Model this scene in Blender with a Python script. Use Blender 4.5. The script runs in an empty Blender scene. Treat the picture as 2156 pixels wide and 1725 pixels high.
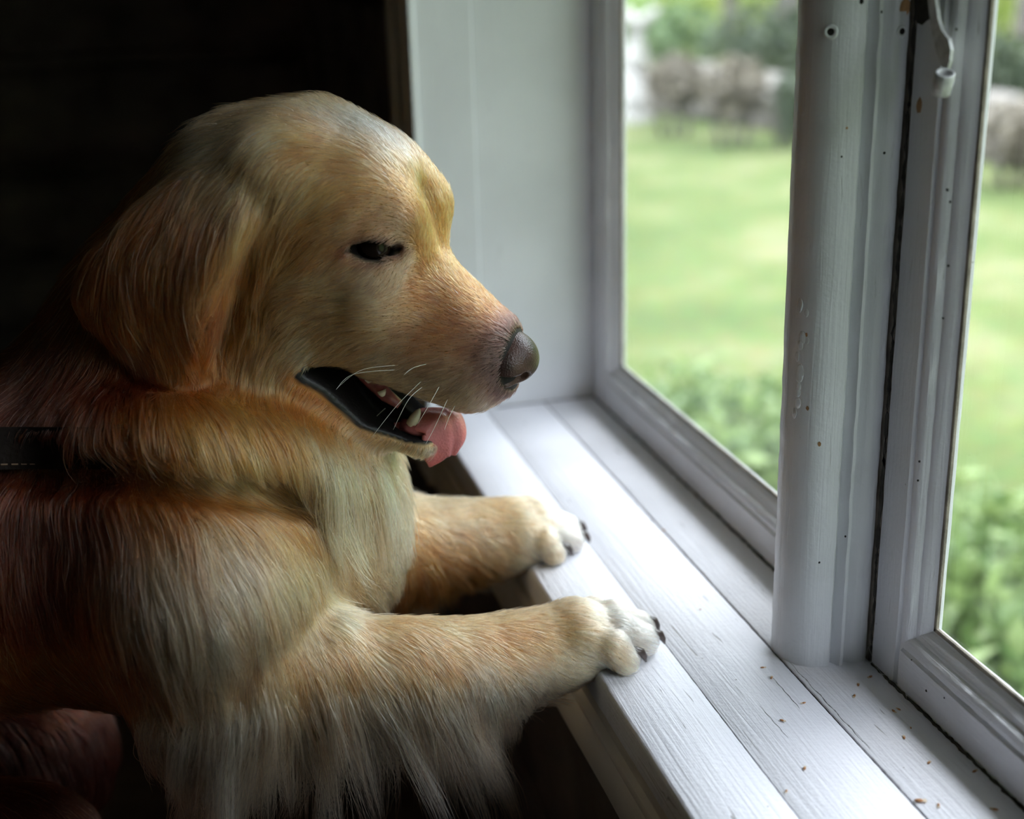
import bpy, bmesh, math, random
import numpy as np
from mathutils import Vector, Matrix
from mathutils.bvhtree import BVHTree

random.seed(7); rng = np.random.default_rng(7)
scene = bpy.context.scene
COL = scene.collection

# ------------------------------------------------------------------ camera
F_PX, IMG_W, IMG_H = 2755.0, 2156, 1725
PITCH, ROLL, YAW = [math.radians(a) for a in (19.15, -1.68, 14.33)]
CAM = np.array([0.0, 0.0, 0.44])
FW = np.array([math.sin(YAW)*math.cos(PITCH), math.cos(YAW)*math.cos(PITCH), -math.sin(PITCH)])
RT = np.cross(FW, [0, 0, 1]); RT /= np.linalg.norm(RT)
UP = np.cross(RT, FW)
RT, UP = RT*math.cos(ROLL)+UP*math.sin(ROLL), -RT*math.sin(ROLL)+UP*math.cos(ROLL)
cd = bpy.data.cameras.new('camera')
cam = bpy.data.objects.new('camera', cd); COL.objects.link(cam)
cam.matrix_world = Matrix(((RT[0], UP[0], -FW[0], CAM[0]), (RT[1], UP[1], -FW[1], CAM[1]), (RT[2], UP[2], -FW[2], CAM[2]), (0, 0, 0, 1)))
cd.sensor_width = 36.0; cd.sensor_fit = 'HORIZONTAL'
cd.lens = 36.0*F_PX/IMG_W
cd.clip_start = 0.02; cd.clip_end = 200
cd.dof.use_dof = True; cd.dof.focus_distance = 0.80; cd.dof.aperture_fstop = 3.8
scene.camera = cam
cy = scene.cycles; cy.max_bounces = 8; cy.diffuse_bounces = 4; cy.glossy_bounces = 3; cy.transmission_bounces = 8; cy.transparent_max_bounces = 12

# ------------------------------------------------------------------ world, sun, exposure
world = bpy.data.worlds.new('overcast_sky'); scene.world = world; world.use_nodes = True
bg = world.node_tree.nodes['Background']
bg.inputs[0].default_value = (0.83, 0.89, 1.0, 1); bg.inputs[1].default_value = 10.0
sun = bpy.data.lights.new('hazy_sun', 'SUN'); sun.energy = 1.2; sun.angle = math.radians(24); sun.color = (1.0, 0.97, 0.92)
so = bpy.data.objects.new('hazy_sun', sun); COL.objects.link(so)
so.rotation_euler = Vector((-0.58, -0.22, -0.78)).to_track_quat('-Z', 'Y').to_euler()
pt = bpy.data.lights.new('window_portal', 'AREA'); pt.shape = 'RECTANGLE'; pt.size = 1.36; pt.size_y = 0.92
pt.cycles.is_portal = True
po = bpy.data.objects.new('window_portal', pt); COL.objects.link(po)
po.matrix_world = Matrix.Translation((0.434, 0.590, 0.43)) @ Vector((-1, 0, 0)).to_track_quat('-Z', 'Y').to_matrix().to_4x4()
vs = scene.view_settings
vs.view_transform = 'Standard'; vs.look = 'None'; vs.exposure = -0.03; vs.gamma = 1.0; vs.use_curve_mapping = False

# ------------------------------------------------------------------ pixel helpers (photo frame 2156 x 1725)
def ray(px, py): return FW + RT*(px-1078)/F_PX - UP*(py-862.5)/F_PX
def ony(px, py, y):
    d = ray(px, py); return CAM + d*(y-CAM[1])/d[1]
def onz(px, py, z):
    d = ray(px, py); return CAM + d*(z-CAM[2])/d[2]
def onx(px, py, x):
    d = ray(px, py); return CAM + d*(x-CAM[0])/d[0]
def depth(P): return float((np.asarray(P)-CAM) @ FW)
def proj(P):
    v = np.asarray(P)-CAM; z = v @ FW
    return 1078+F_PX*(v @ RT)/z, 862.5-F_PX*(v @ UP)/z

# ------------------------------------------------------------------ object helpers
def tag(o, label=None, cat=None, group=None, kind=None):
    if label: o['label'] = label
    if cat: o['category'] = cat
    if group: o['group'] = group
    if kind: o['kind'] = kind
    return o
def link(name, me, mat=None, parent=None):
    o = bpy.data.objects.new(name, me); COL.objects.link(o)
    if mat is not None and me is not None:
        me.materials.clear(); me.materials.append(mat)
    if parent is not None: o.parent = parent
    return o
def empty(name, loc=(0, 0, 0)):
    o = bpy.data.objects.new(name, None); COL.objects.link(o); o.location = loc; o.empty_display_size = 0.05
    return o
def bm_mesh(bm, smooth=False):
    me = bpy.data.meshes.new('m'); bm.normal_update(); bm.to_mesh(me); bm.free()
    if smooth: me.polygons.foreach_set('use_smooth', [True]*len(me.polygons))
    return me
def box_bm(lo, hi, bevel=0.0, seg=2):
    bm = bmesh.new()
    bmesh.ops.create_cube(bm, size=1)
    for v in bm.verts:
        for k in range(3): v.co[k] = lo[k] if v.co[k] < 0 else hi[k]
    if bevel: bmesh.ops.bevel(bm, geom=bm.edges[:], offset=bevel, segments=seg, affect='EDGES', profile=0.6)
    return bm
def box(name, lo, hi, mat, parent=None, bevel=0.0, seg=2):
    return link(name, bm_mesh(box_bm(lo, hi, bevel, seg), False), mat, parent)
def extrude(name, prof, axis, a, b, mat, parent=None, n=1, wob=0.0, seed=0, smooth=False):
    """closed profile (list of 2-D points in the two other axes, in xyz order) swept from a to b along axis"""
    r = random.Random(seed); bm = bmesh.new(); rings = []
    for i in range(n+1):
        t = a+(b-a)*i/n; ring = []
        dx, dy = (r.uniform(-wob, wob), r.uniform(-wob, wob)) if wob else (0, 0)
        for (u, v) in prof:
            u2, v2 = u+dx+(r.uniform(-wob, wob)*.5 if wob else 0), v+dy
            co = {'x': (t, u2, v2), 'y': (u2, t, v2), 'z': (u2, v2, t)}[axis]
            ring.append(bm.verts.new(co))
        rings.append(ring)
    m = len(prof)
    for i in range(n):
        for j in range(m):
            bm.faces.new((rings[i][j], rings[i][(j+1) % m], rings[i+1][(j+1) % m], rings[i+1][j]))
    bm.faces.new(rings[0][::-1]); bm.faces.new(rings[-1])
    bmesh.ops.recalc_face_normals(bm, faces=bm.faces[:])
    me = bm_mesh(bm)
    if smooth:
        me.polygons.foreach_set('use_smooth', [True]*len(me.polygons))
        me.set_sharp_from_angle(angle=math.radians(38))
    return link(name, me, mat, parent)
def tube(pts, rads, nseg=8, close=True):
    """bmesh tube along points with radii"""
    bm = bmesh.new(); rings = []
    pts = [Vector(p) for p in pts]
    up0 = Vector((0, 0, 1))
    for i, p in enumerate(pts):
        t = (pts[min(i+1, len(pts)-1)]-pts[max(i-1, 0)]).normalized()
        s = t.cross(up0)
        if s.length < 1e-3: s = t.cross(Vector((1, 0, 0)))
        s.normalize(); w = s.cross(t)
        rings.append([bm.verts.new(p+(s*math.cos(2*math.pi*k/nseg)+w*math.sin(2*math.pi*k/nseg))*rads[i]) for k in range(nseg)])
    for i in range(len(rings)-1):
        for k in range(nseg):
            bm.faces.new((rings[i][k], rings[i][(k+1) % nseg], rings[i+1][(k+1) % nseg], rings[i+1][k]))
    if close:
        bm.faces.new(rings[0][::-1]); bm.faces.new(rings[-1])
    bmesh.ops.recalc_face_normals(bm, faces=bm.faces[:])
    return bm

# ------------------------------------------------------------------ materials
def new_mat(name):
    m = bpy.data.materials.new(name); m.use_nodes = True
    nt = m.node_tree; b = nt.nodes['Principled BSDF']
    return m, nt, b
def N(nt, typ, **kw):
    n = nt.nodes.new(typ)
    for k, v in kw.items(): setattr(n, k, v)
    return n
def simple(name, col, rough=0.5, noise=0.0, nscale=8.0, bump=0.0, bscale=200.0, spec=0.5, sub=0.0):
    m, nt, b = new_mat(name)
    b.inputs['Roughness'].default_value = rough
    b.inputs['Specular IOR Level'].default_value = spec
    b.inputs['Base Color'].default_value = (*col, 1)
    tc = N(nt, 'ShaderNodeTexCoord')
    if noise:
        nz = N(nt, 'ShaderNodeTexNoise'); nz.inputs['Scale'].default_value = nscale; nz.inputs['Detail'].default_value = 6
        rp = N(nt, 'ShaderNodeValToRGB')
        rp.color_ramp.elements[0].position = 0.3; rp.color_ramp.elements[1].position = 0.7
        rp.color_ramp.elements[0].color = (*[c*(1-noise) for c in col], 1)
        rp.color_ramp.elements[1].color = (*[min(1, c*(1+noise)) for c in col], 1)
        nt.links.new(tc.outputs['Object'], nz.inputs['Vector']); nt.links.new(nz.outputs['Fac'], rp.inputs['Fac'])
        nt.links.new(rp.outputs['Color'], b.inputs['Base Color'])
    if bump:
        n2 = N(nt, 'ShaderNodeTexNoise'); n2.inputs['Scale'].default_value = bscale; n2.inputs['Detail'].default_value = 5
        bp = N(nt, 'ShaderNodeBump'); bp.inputs['Strength'].default_value = bump; bp.inputs['Distance'].default_value = 0.002
        nt.links.new(tc.outputs['Object'], n2.inputs['Vector']); nt.links.new(n2.outputs['Fac'], bp.inputs['Height'])
        nt.links.new(bp.outputs['Normal'], b.inputs['Normal'])
    if sub:
        b.inputs['Subsurface Weight'].default_value = sub; b.inputs['Subsurface Scale'].default_value = 0.01
    return m
def paint(name, col, axis, wear=0.5, bump=0.35, grime=0.3, rough=0.42):
    """old brush-painted timber: grain running along axis, fine blisters, chips showing darker wood"""
    m, nt, b = new_mat(name); L = nt.links.new
    tc = N(nt, 'ShaderNodeTexCoord')
    def mapped(sx, sl):
        mp = N(nt, 'ShaderNodeMapping'); s = [sx]*3; s['xyz'.index(axis)] = sl
        mp.inputs['Scale'].default_value = s; L(tc.outputs['Object'], mp.inputs['Vector']); return mp
    g = N(nt, 'ShaderNodeTexNoise'); g.inputs['Scale'].default_value = 1.0; g.inputs['Detail'].default_value = 5; g.inputs['Distortion'].default_value = 0.6
    L(mapped(420, 14).outputs[0], g.inputs['Vector'])
    ck = N(nt, 'ShaderNodeTexNoise'); ck.inputs['Scale'].default_value = 1.0; ck.inputs['Detail'].default_value = 3; ck.inputs['Distortion'].default_value = 1.0
    L(mapped(230, 16).outputs[0], ck.inputs['Vector'])
    ckr = N(nt, 'ShaderNodeValToRGB'); e = ckr.color_ramp.elements
    e[0].position = 0.27; e[0].color = (1, 1, 1, 1); e[1].position = 0.31; e[1].color = (0, 0, 0, 1)
    L(ck.outputs['Fac'], ckr.inputs['Fac'])
    big = N(nt, 'ShaderNodeTexNoise'); big.inputs['Scale'].default_value = 9; big.inputs['Detail'].default_value = 4
    L(tc.outputs['Object'], big.inputs['Vector'])
    sp = N(nt, 'ShaderNodeTexVoronoi'); sp.inputs['Scale'].default_value = 95
    L(tc.outputs['Object'], sp.inputs['Vector'])
    spr = N(nt, 'ShaderNodeValToRGB'); e = spr.color_ramp.elements
    e[0].position = 0.045; e[0].color = (1, 1, 1, 1); e[1].position = 0.075; e[1].color = (0, 0, 0, 1)
    L(sp.outputs['Distance'], spr.inputs['Fac'])
    spm = N(nt, 'ShaderNodeMath', operation='GREATER_THAN'); spm.inputs[1].default_value = 0.80
    L(sp.outputs['Color'], spm.inputs[0])
    spk = N(nt, 'ShaderNodeMath', operation='MULTIPLY'); L(spr.outputs['Color'], spk.inputs[0]); L(spm.outputs[0], spk.inputs[1])
    # base colour: slight tone variation, then chips and specks
    r1 = N(nt, 'ShaderNodeValToRGB'); e = r1.color_ramp.elements
    e[0].position = 0.32; e[0].color = (*[c*(1-grime*.35) for c in col], 1); e[1].position = 0.62; e[1].color = (*col, 1)
    L(big.outputs['Fac'], r1.inputs['Fac'])
    mx = N(nt, 'ShaderNodeMix', data_type='RGBA'); mx.inputs[7].default_value = (0.16, 0.13, 0.105, 1)
    wm = N(nt, 'ShaderNodeMath', operation='MULTIPLY'); wm.inputs[1].default_value = wear; L(ckr.outputs['Color'], wm.inputs[0])
    L(wm.outputs[0], mx.inputs[0]); L(r1.outputs['Color'], mx.inputs[6])
    mx2 = N(nt, 'ShaderNodeMix', data_type='RGBA'); mx2.inputs[7].default_value = (0.10, 0.07, 0.05, 1)
    wm2 = N(nt, 'ShaderNodeMath', operation='MULTIPLY'); wm2.inputs[1].default_value = min(1, wear*1.3); L(spk.outputs[0], wm2.inputs[0])
    L(wm2.outputs[0], mx2.inputs[0]); L(mx.outputs[2], mx2.inputs[6])
    L(mx2.outputs[2], b.inputs['Base Color'])
    fine = N(nt, 'ShaderNodeTexNoise'); fine.inputs['Scale'].default_value = 330; fine.inputs['Detail'].default_value = 3
    L(tc.outputs['Object'], fine.inputs['Vector'])
    a1 = N(nt, 'ShaderNodeMath', operation='MULTIPLY_ADD'); a1.inputs[1].default_value = 0.55; L(fine.outputs['Fac'], a1.inputs[0]); L(g.outputs['Fac'], a1.inputs[2])
    a2 = N(nt, 'ShaderNodeMath', operation='SUBTRACT'); L(a1.outputs[0], a2.inputs[0]); L(ckr.outputs['Color'], a2.inputs[1])
    bp = N(nt, 'ShaderNodeBump'); bp.inputs['Strength'].default_value = bump; bp.inputs['Distance'].default_value = 0.0016
    L(a2.outputs[0], bp.inputs['Height']); L(bp.outputs['Normal'], b.inputs['Normal'])
    b.inputs['Roughness'].default_value = rough
    return m
WHITE = (0.70, 0.70, 0.735)
M_sill = paint('white_paint_sill', (0.80, 0.795, 0.85), 'y', wear=0.55, bump=0.4)
M_y = paint('white_paint_rail', WHITE, 'y', wear=0.7, bump=0.5, grime=0.5)
M_z = paint('white_paint_upright', WHITE, 'z', wear=0.35, bump=0.35)
M_post = paint('white_paint_post', (0.66, 0.67, 0.70), 'z', wear=0.12, bump=0.28, grime=0.5, rough=0.34)
M_rev = paint('grey_white_paint_reveal', (0.66, 0.67, 0.70), 'z', wear=0.15, bump=0.25)
M_cas = paint('white_paint_casing', (0.85, 0.81, 0.76), 'z', wear=0.15, bump=0.2)
M_apr = paint('white_paint_apron', (0.72, 0.66, 0.58), 'y', wear=0.2, bump=0.25)
M_bare = simple('weathered_bare_wood', (0.23, 0.20, 0.16), 0.8, 0.4, 60, 0.6, 300)
M_dirt = simple('dark_crevice_dirt', (0.045, 0.04, 0.033), 0.9, 0.5, 120)
M_log = simple('dark_brown_stained_timber', (0.14, 0.118, 0.108), 0.75, 0.5, 9, 0.5, 40, spec=0.25)
M_room = simple('dull_room_paint', (0.17, 0.155, 0.14), 0.9, 0.2, 4, spec=0.2)
M_ceil = simple('pale_ceiling_paint', (0.58, 0.55, 0.50), 0.9, 0.1, 4, spec=0.2)
M_floor = simple('brown_floor_board', (0.15, 0.10, 0.075), 0.6, 0.4, 12, 0.3, 60, spec=0.3)
mg, nt, b = new_mat('window_glass')
nt.nodes.remove(b)
tr = N(nt, 'ShaderNodeBsdfTransparent'); tr.inputs[0].default_value = (0.95, 0.965, 0.955, 1)
gl = N(nt, 'ShaderNodeBsdfGlossy'); gl.inputs['Roughness'].default_value = 0.02
lw = N(nt, 'ShaderNodeLayerWeight'); lw.inputs[0].default_value = 0.5
p5 = N(nt, 'ShaderNodeMath', operation='POWER'); p5.inputs[1].default_value = 5.0; nt.links.new(lw.outputs['Facing'], p5.inputs[0])
fr = N(nt, 'ShaderNodeMath', operation='MULTIPLY_ADD'); fr.inputs[1].default_value = 0.48; fr.inputs[2].default_value = 0.02; nt.links.new(p5.outputs[0], fr.inputs[0])
mx = N(nt, 'ShaderNodeMixShader'); nt.links.new(fr.outputs[0], mx.inputs[0]); nt.links.new(tr.outputs[0], mx.inputs[1]); nt.links.new(gl.outputs[0], mx.inputs[2])
nt.links.new(mx.outputs[0], nt.nodes['Material Output'].inputs[0])
M_glass = mg

# ------------------------------------------------------------------ room shell
XF, XB = 0.232, 0.405        # room-side and glass-side edges of the sill
YR, YN = 1.239, -0.060        # far and near reveal
ZH = 0.86                    # underside of the window head
ZFL, ZCE = -0.55, 1.75
YBK, YFR, XLF = 2.25, -1.6, -2.3
XO = 0.428                    # outer face of the house wall
def wall(name, label, side_cat='wall'):
    e = empty(name); tag(e, label, side_cat, kind='structure'); return e
ww = wall('wall_right', 'dark timber wall around the window opening')
box('wall_panel', (0.262, -1.6, ZFL), (XO, 2.45, -0.02), M_log, ww)
box('wall_panel', (0.25, YR+0.02, -0.02), (XO, 2.45, ZCE), M_log, ww)
box('wall_panel', (0.25, -1.6, -0.02), (XO, YN-0.02, ZCE), M_log, ww)
box('wall_panel', (0.25, YN-0.02, ZH+0.02), (XO, YR+0.02, ZCE), M_log, ww)
for i in range(3):
    z0 = ZFL+i*0.155
    box('plank', (0.245, -1.6, z0+0.003), (0.262, 2.24, z0+0.152), M_log, ww, 0.006)
for i in range(11):
    z0 = -0.07+i*0.155
    box('plank', (0.236, YR+0.125, z0+0.003), (0.25, 2.24, z0+0.152), M_log, ww, 0.006)
wb = wall('wall_back', 'dark brown log wall with rounded horizontal timbers behind the dog')
box('wall_panel', (XLF, YBK, ZFL), (0.26, YBK+0.12, ZCE), M_log, wb)
r = random.Random(3); z0 = ZFL; zs = []
while z0 < ZCE-0.02:
    h = r.uniform(0.125, 0.165); z1 = min(z0+h, ZCE)
    tl = r.uniform(-0.004, 0.004)
    prof = [(YBK+0.005, z0+0.006), (YBK-0.030, z0+0.016), (YBK-0.047, z0+0.04), (YBK-0.050+tl, (z0+z1)/2), (YBK-0.045, z1-0.045), (YBK-0.028, z1-0.018), (YBK+0.005, z1-0.006)]
    extrude('log', prof, 'x', XLF, 0.235, M_log, wb, n=24, wob=0.0022, seed=int(z0*1000), smooth=True)
    z0 = z1
wl = wall('wall_left', 'dark unlit wall on the far side of the room from the window'); box('wall_panel', (XLF-0.1, YFR, ZFL), (XLF, YBK+0.1, ZCE), M_room, wl)
wf = wall('wall_front', 'dark unlit wall behind the photographer'); box('wall_panel', (XLF, YFR-0.1, ZFL), (0.26, YFR, ZCE), M_room, wf)
tag(box('ceiling', (XLF-0.1, YFR-0.1, ZCE), (XO, YBK+0.12, ZCE+0.1), M_ceil), 'plain pale ceiling of the room', 'ceiling', kind='structure')
fl = wall('floor', 'brown board floor under the window', 'floor')
box('floor_base', (XLF, YFR, ZFL-0.1), (XO, YBK+0.12, ZFL-0.02), M_room, fl)
for i in range(17):
    x0 = XLF+0.002+i*0.151
    box('floor_board', (x0, YFR, ZFL-0.02), (min(x0+0.148, 0.26), YBK, ZFL), M_floor, fl, 0.002, 1)

# ------------------------------------------------------------------ sill: three painted boards with open joints
sill = empty('trim_1'); tag(sill, 'white painted window sill of three boards under the dog\'s paws', 'window sill', kind='structure')
def wavy_board(name, x0, x1, y0, y1, zt, zb, mat, parent, seed, w0=0.0006, w1=0.0006, bev0=0.0012, bev1=0.0012, n=90, nose=False):
    """board along y whose long edges wander a little, so the joint between boards opens and closes"""
    r = np.random.default_rng(seed)
    def wand(a):
        k = np.cumsum(r.normal(0, 1, n+1)); k = k-np.linspace(k[0], k[-1], n+1); k /= max(1e-6, np.abs(k).max())
        return a*k+r.normal(0, a*.22, n+1)
    e0, e1 = wand(w0), wand(w1); bm = bmesh.new(); rings = []
    for i in range(n+1):
        y = y0+(y1-y0)*i/n; a, c = x0+e0[i], x1+e1[i]
        p = [(a, zb), (a, zt-bev0), (a+bev0*.35, zt-bev0*.3), (a+bev0, zt), ((a+c)/2, zt+0.0002), (c-bev1, zt), (c-bev1*.35, zt-bev1*.3), (c, zt-bev1), (c, zb)]
        rings.append([bm.verts.new((u, y, v)) for u, v in p])
    m = len(rings[0])
    for i in range(n):
        for j in range(m): bm.faces.new((rings[i][j], rings[i][(j+1) % m], rings[i+1][(j+1) % m], rings[i+1][j]))
    bm.faces.new(rings[0]); bm.faces.new(rings[-1][::-1])
    bmesh.ops.recalc_face_normals(bm, faces=bm.faces[:])
    me = bm_mesh(bm, True); me.set_sharp_from_angle(angle=math.radians(50))
    return link(name, me, mat, parent)
wavy_board('sill_board', XF, 0.2876, YN-0.02, YR, 0.0, -0.022, M_sill, sill, 1, w0=0.0004, w1=0.0003, bev0=0.0032, bev1=0.0003, n=420)
wavy_board('sill_board', 0.2880, 0.3512, YN-0.02, YR, 0.0, -0.022, M_sill, sill, 2, w0=0.00025, w1=0.0004, bev0=0.0003, bev1=0.0004, n=420)
wavy_board('sill_board', 0.3526, 0.4275, YN-0.02, YR, 0.0003, -0.022, M_sill, sill, 4, w0=0.0005, w1=0.0002, bev0=0.0004, bev1=0.001, n=420)
box('sill_bed', (0.245, YN-0.02, -0.024), (XO, YR+0.02, -0.0215), M_dirt, sill)
# dirt lying in the two joints, and a hairline split beside the wider one
def ribbon(name, pts, w, z, mat, parent, seed):
    r = random.Random(seed); bm = bmesh.new(); L_, R_, B_ = [], [], []
    for i, (x, y) in enumerate(pts):
        k = w*r.uniform(.35, 1.3)*min(1, 4*min(i, len(pts)-1-i)/len(pts)+.15); j = r.uniform(-w, w)*.5
        L_.append(bm.verts.new((x+j-k, y, z))); R_.append(bm.verts.new((x+j+k, y, z))); B_.append(bm.verts.new((x+j, y, z-0.002)))
    for i in range(len(pts)-1):
        bm.faces.new((L_[i], R_[i], R_[i+1], L_[i+1])); bm.faces.new((L_[i], L_[i+1], B_[i+1], B_[i])); bm.faces.new((R_[i], B_[i], B_[i+1], R_[i+1]))
    bmesh.ops.recalc_face_normals(bm, faces=bm.faces[:]); return link(name, bm_mesh(bm), mat, parent)
box('joint_dirt', (0.2872, YN, -0.004), (0.2884, YR, -0.0007), M_dirt, sill)
box('joint_dirt', (0.3504, YN, -0.004), (0.3534, YR, -0.0009), M_dirt, sill)
ribbon('crack', [(0.3555+0.0004*math.sin(i*.7), 0.682-i*0.0021) for i in range(50)], 0.00022, 0.00042, M_dirt, sill, 1)
ribbon('crack', [(0.2895+0.0003*math.sin(i*.9), 0.775-i*0.0016) for i in range(26)], 0.00045, 0.00025, M_dirt, sill, 2)
ribbon('crack', [(0.3150+0.0002*math.sin(i*.9)+i*.00004, 0.640-i*0.0016) for i in range(24)], 0.00014, 0.00025, M_dirt, sill, 3)
ribbon('crack', [(0.3370+0.0002*math.sin(i*1.1), 0.668-i*0.0018) for i in range(22)], 0.00016, 0.00025, M_dirt, sill, 4)
# apron moulding under the sill edge
prof = [(0.25, -0.0035), (0.2335, -0.0035), (0.2333, -0.030), (0.2345, -0.034), (0.2345, -0.036), (0.2315, -0.039), (0.2305, -0.043), (0.2318, -0.047), (0.2338, -0.049),
        (0.2338, -0.051), (0.2312, -0.054), (0.2300, -0.064), (0.2300, -0.076), (0.2315, -0.079), (0.25, -0.0795)]
ap = extrude('trim_2', prof, 'y', YN-0.06, YR+0.11, M_apr, n=40, wob=0.00025, seed=5, smooth=True)
tag(ap, 'moulded beige apron board under the front edge of the sill', 'trim', kind='structure')

# ------------------------------------------------------------------ reveals, casings, head
rv = empty('trim_3'); tag(rv, 'white painted board lining of the window reveal beside the far sash', 'trim', kind='structure')
def reveal(parent, y, s, zt):
    a, c = (y, y+0.02) if s > 0 else (y-0.02, y)
    box('lining_board', (0.229, a-0.0028*(s > 0), -0.022), (0.2885, c+0.0028*(s < 0), zt), M_rev, parent, 0.0026, 3)
    box('lining_board', (0.2885, a, -0.022), (XO-0.002, c, zt), M_rev, parent, 0.0016, 2)
    # quarter bead along the room-side edge
    yy = y-0.0042*s
    extrude('edge_bead', [(0.2265, yy), (0.2275, yy-0.0025*s), (0.2305, yy-0.003*s), (0.2335, yy-0.0018*s), (0.2345, yy+0.0018*s), (0.2265, yy+0.0018*s)], 'z', 0.001, zt, M_rev, parent, smooth=True)
reveal(rv, YR, 1, ZH+0.02)
rv2 = empty('trim_4'); tag(rv2, 'white painted board lining of the near window reveal', 'trim', kind='structure'); reveal(rv2, YN, -1, ZH+0.02)
def casing(name, label, y, s):
    w = [(0.0, 0.0), (0.0, -0.0225), (0.004, -0.0245), (0.012, -0.0245), (0.016, -0.021), (0.020, -0.0205), (0.024, -0.0235), (0.030, -0.0245), (0.060, -0.0245), (0.066, -0.0205), (0.071, -0.0205), (0.077, -0.0245), (0.085, -0.0265), (0.098, -0.0265), (0.104, -0.022), (0.104, 0.0)]
    o = extrude(name, [(0.2515+d, y+s*u) for u, d in w], 'z', -0.08, ZH+0.11, M_cas, smooth=True)
    return tag(o, label, 'trim', kind='structure')
casing('trim_5', 'moulded beige casing board on the wall beside the far reveal', YR+0.006, 1)
casing('trim_6', 'moulded beige casing board on the wall at the near end of the window', YN-0.006, -1)
hd = empty('trim_7'); tag(hd, 'painted head lining and casing above the window', 'trim', kind='structure')
box('head_lining', (0.229, YN, ZH), (XO-0.002, YR, ZH+0.02), M_rev, hd, 0.002)
box('head_casing', (0.226, YN-0.11, ZH+0.006), (0.25, YR+0.11, ZH+0.11), M_cas, hd, 0.003)

# eave of the roof outside, above the window
ev = empty('trim_10'); tag(ev, 'wooden roof eave overhanging the window outside', 'eave', kind='structure')
for i in range(5): box('eave_board', (XO+0.002+i*0.14, -2.2, 1.32), (XO+0.138+i*0.14, 3.2, 1.345), M_bare, ev, 0.002)
box('fascia_board', (XO+0.702, -2.2, 1.28), (XO+0.726, 3.2, 1.46), M_bare, ev, 0.002)

# ------------------------------------------------------------------ sashes
XG = 0.4205
def sash(name, label, ya, yb):
    """casement between ya (near) and yb (far): four moulded members, putty, pane"""
    e = empty(name, (0, 0, 0)); tag(e, label, 'window', kind='structure')
    # profile across a member: u = distance in from the outer edge, x = depth
    def memb(flat):
        return [(0.0, 0.4248), (0.0, XB+0.001), (0.001, XB), (flat-0.004, XB), (flat-0.0025, XB+0.0022), (flat, XB+0.0018), (flat+0.0035, XB+0.0035), (flat+0.0055, XB+0.0075),
                (flat+0.0085, XB+0.0085), (flat+0.0115, XB+0.0125), (flat+0.0135, XG-0.001), (flat+0.0135, 0.4248)]
    fs, fr_ = 0.031, 0.0295
    z0, z1 = 0.0015, ZH-0.002
    ws, wr = fs+0.0135, fr_+0.0135
    extrude('stile', [(x, ya+u) for u, x in memb(fs)], 'z', z0, z1, M_z, e, n=60, wob=0.00016, seed=11, smooth=True)
    extrude('stile', [(x, yb-u) for u, x in memb(fs)], 'z', z0, z1, M_z, e, n=60, wob=0.00016, seed=12, smooth=True)
    # rails scribed between the stiles; their moulding runs into the stile moulding
    for zz, s in ((z0, 1), (z1, -1)):
        bm = bmesh.new(); n = 60; rr = random.Random(17); rings = []
        pr = memb(fr_)
        for i in range(n+1):
            ring = []
            for u, x in pr:
                inset = max(fs+0.0012, min(u-fr_+fs, ws)) if u > fr_-0.004 else fs+0.0012
                a, c = ya+inset, yb-inset
                y = a+(c-a)*i/n
                ring.append(bm.verts.new((x+rr.uniform(-2e-4, 2e-4), y, zz+s*(u+rr.uniform(-2e-4, 2e-4)*(u > 0.02)))))
            rings.append(ring)
        m = len(pr)
        for i in range(n):
            for j in range(m): bm.faces.new((rings[i][j], rings[i][(j+1) % m], rings[i+1][(j+1) % m], rings[i+1][j]))
        bm.faces.new(rings[0][::-1]); bm.faces.new(rings[-1]); bmesh.ops.recalc_face_normals(bm, faces=bm.faces[:])
        me = bm_mesh(bm, True); me.set_sharp_from_angle(angle=math.radians(38))
        link('rail', me, M_y, e)
    # dark weathered putty line along the glass
    a, c, zb, zt = ya+ws, yb-ws, z0+wr, z1-wr
    for lo, hi in (((XG-0.0012, a-0.001, zb-0.001), (XG+0.0012, c+0.001, zb+0.0022)), ((XG-0.0012, a-0.001, zb), (XG+0.0012, a+0.0020, zt)), ((XG-0.0012, c-0.0020, zb), (XG+0.0012, c+0.001, zt))):
        box('putty', lo, hi, M_bare, e, 0.0004, 1)
    box('pane', (XG+0.0012, a-0.004, zb-0.004), (XG+0.0040, c+0.004, zt+0.004), M_glass, e)
    return e
w1 = sash('window_1', 'far casement sash whose pane looks onto the lawn beyond the dog', 0.700, YR-0.0006)
SH = -0.5735                # spacing of the posts
w2 = sash('window_2', 'middle casement sash right of the fluted post', 0.700+SH, 0.6655)
w3 = sash('window_3', 'nearest casement sash beside the photographer', YN+0.0006, 0.6655+SH)
# outer frame the sashes close against
for q in (0, SH): box('outer_frame', (0.4045, 0.6662+q, -0.0), (0.4245, 0.6995+q, ZH), M_bare, w1, 0.001)

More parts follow.
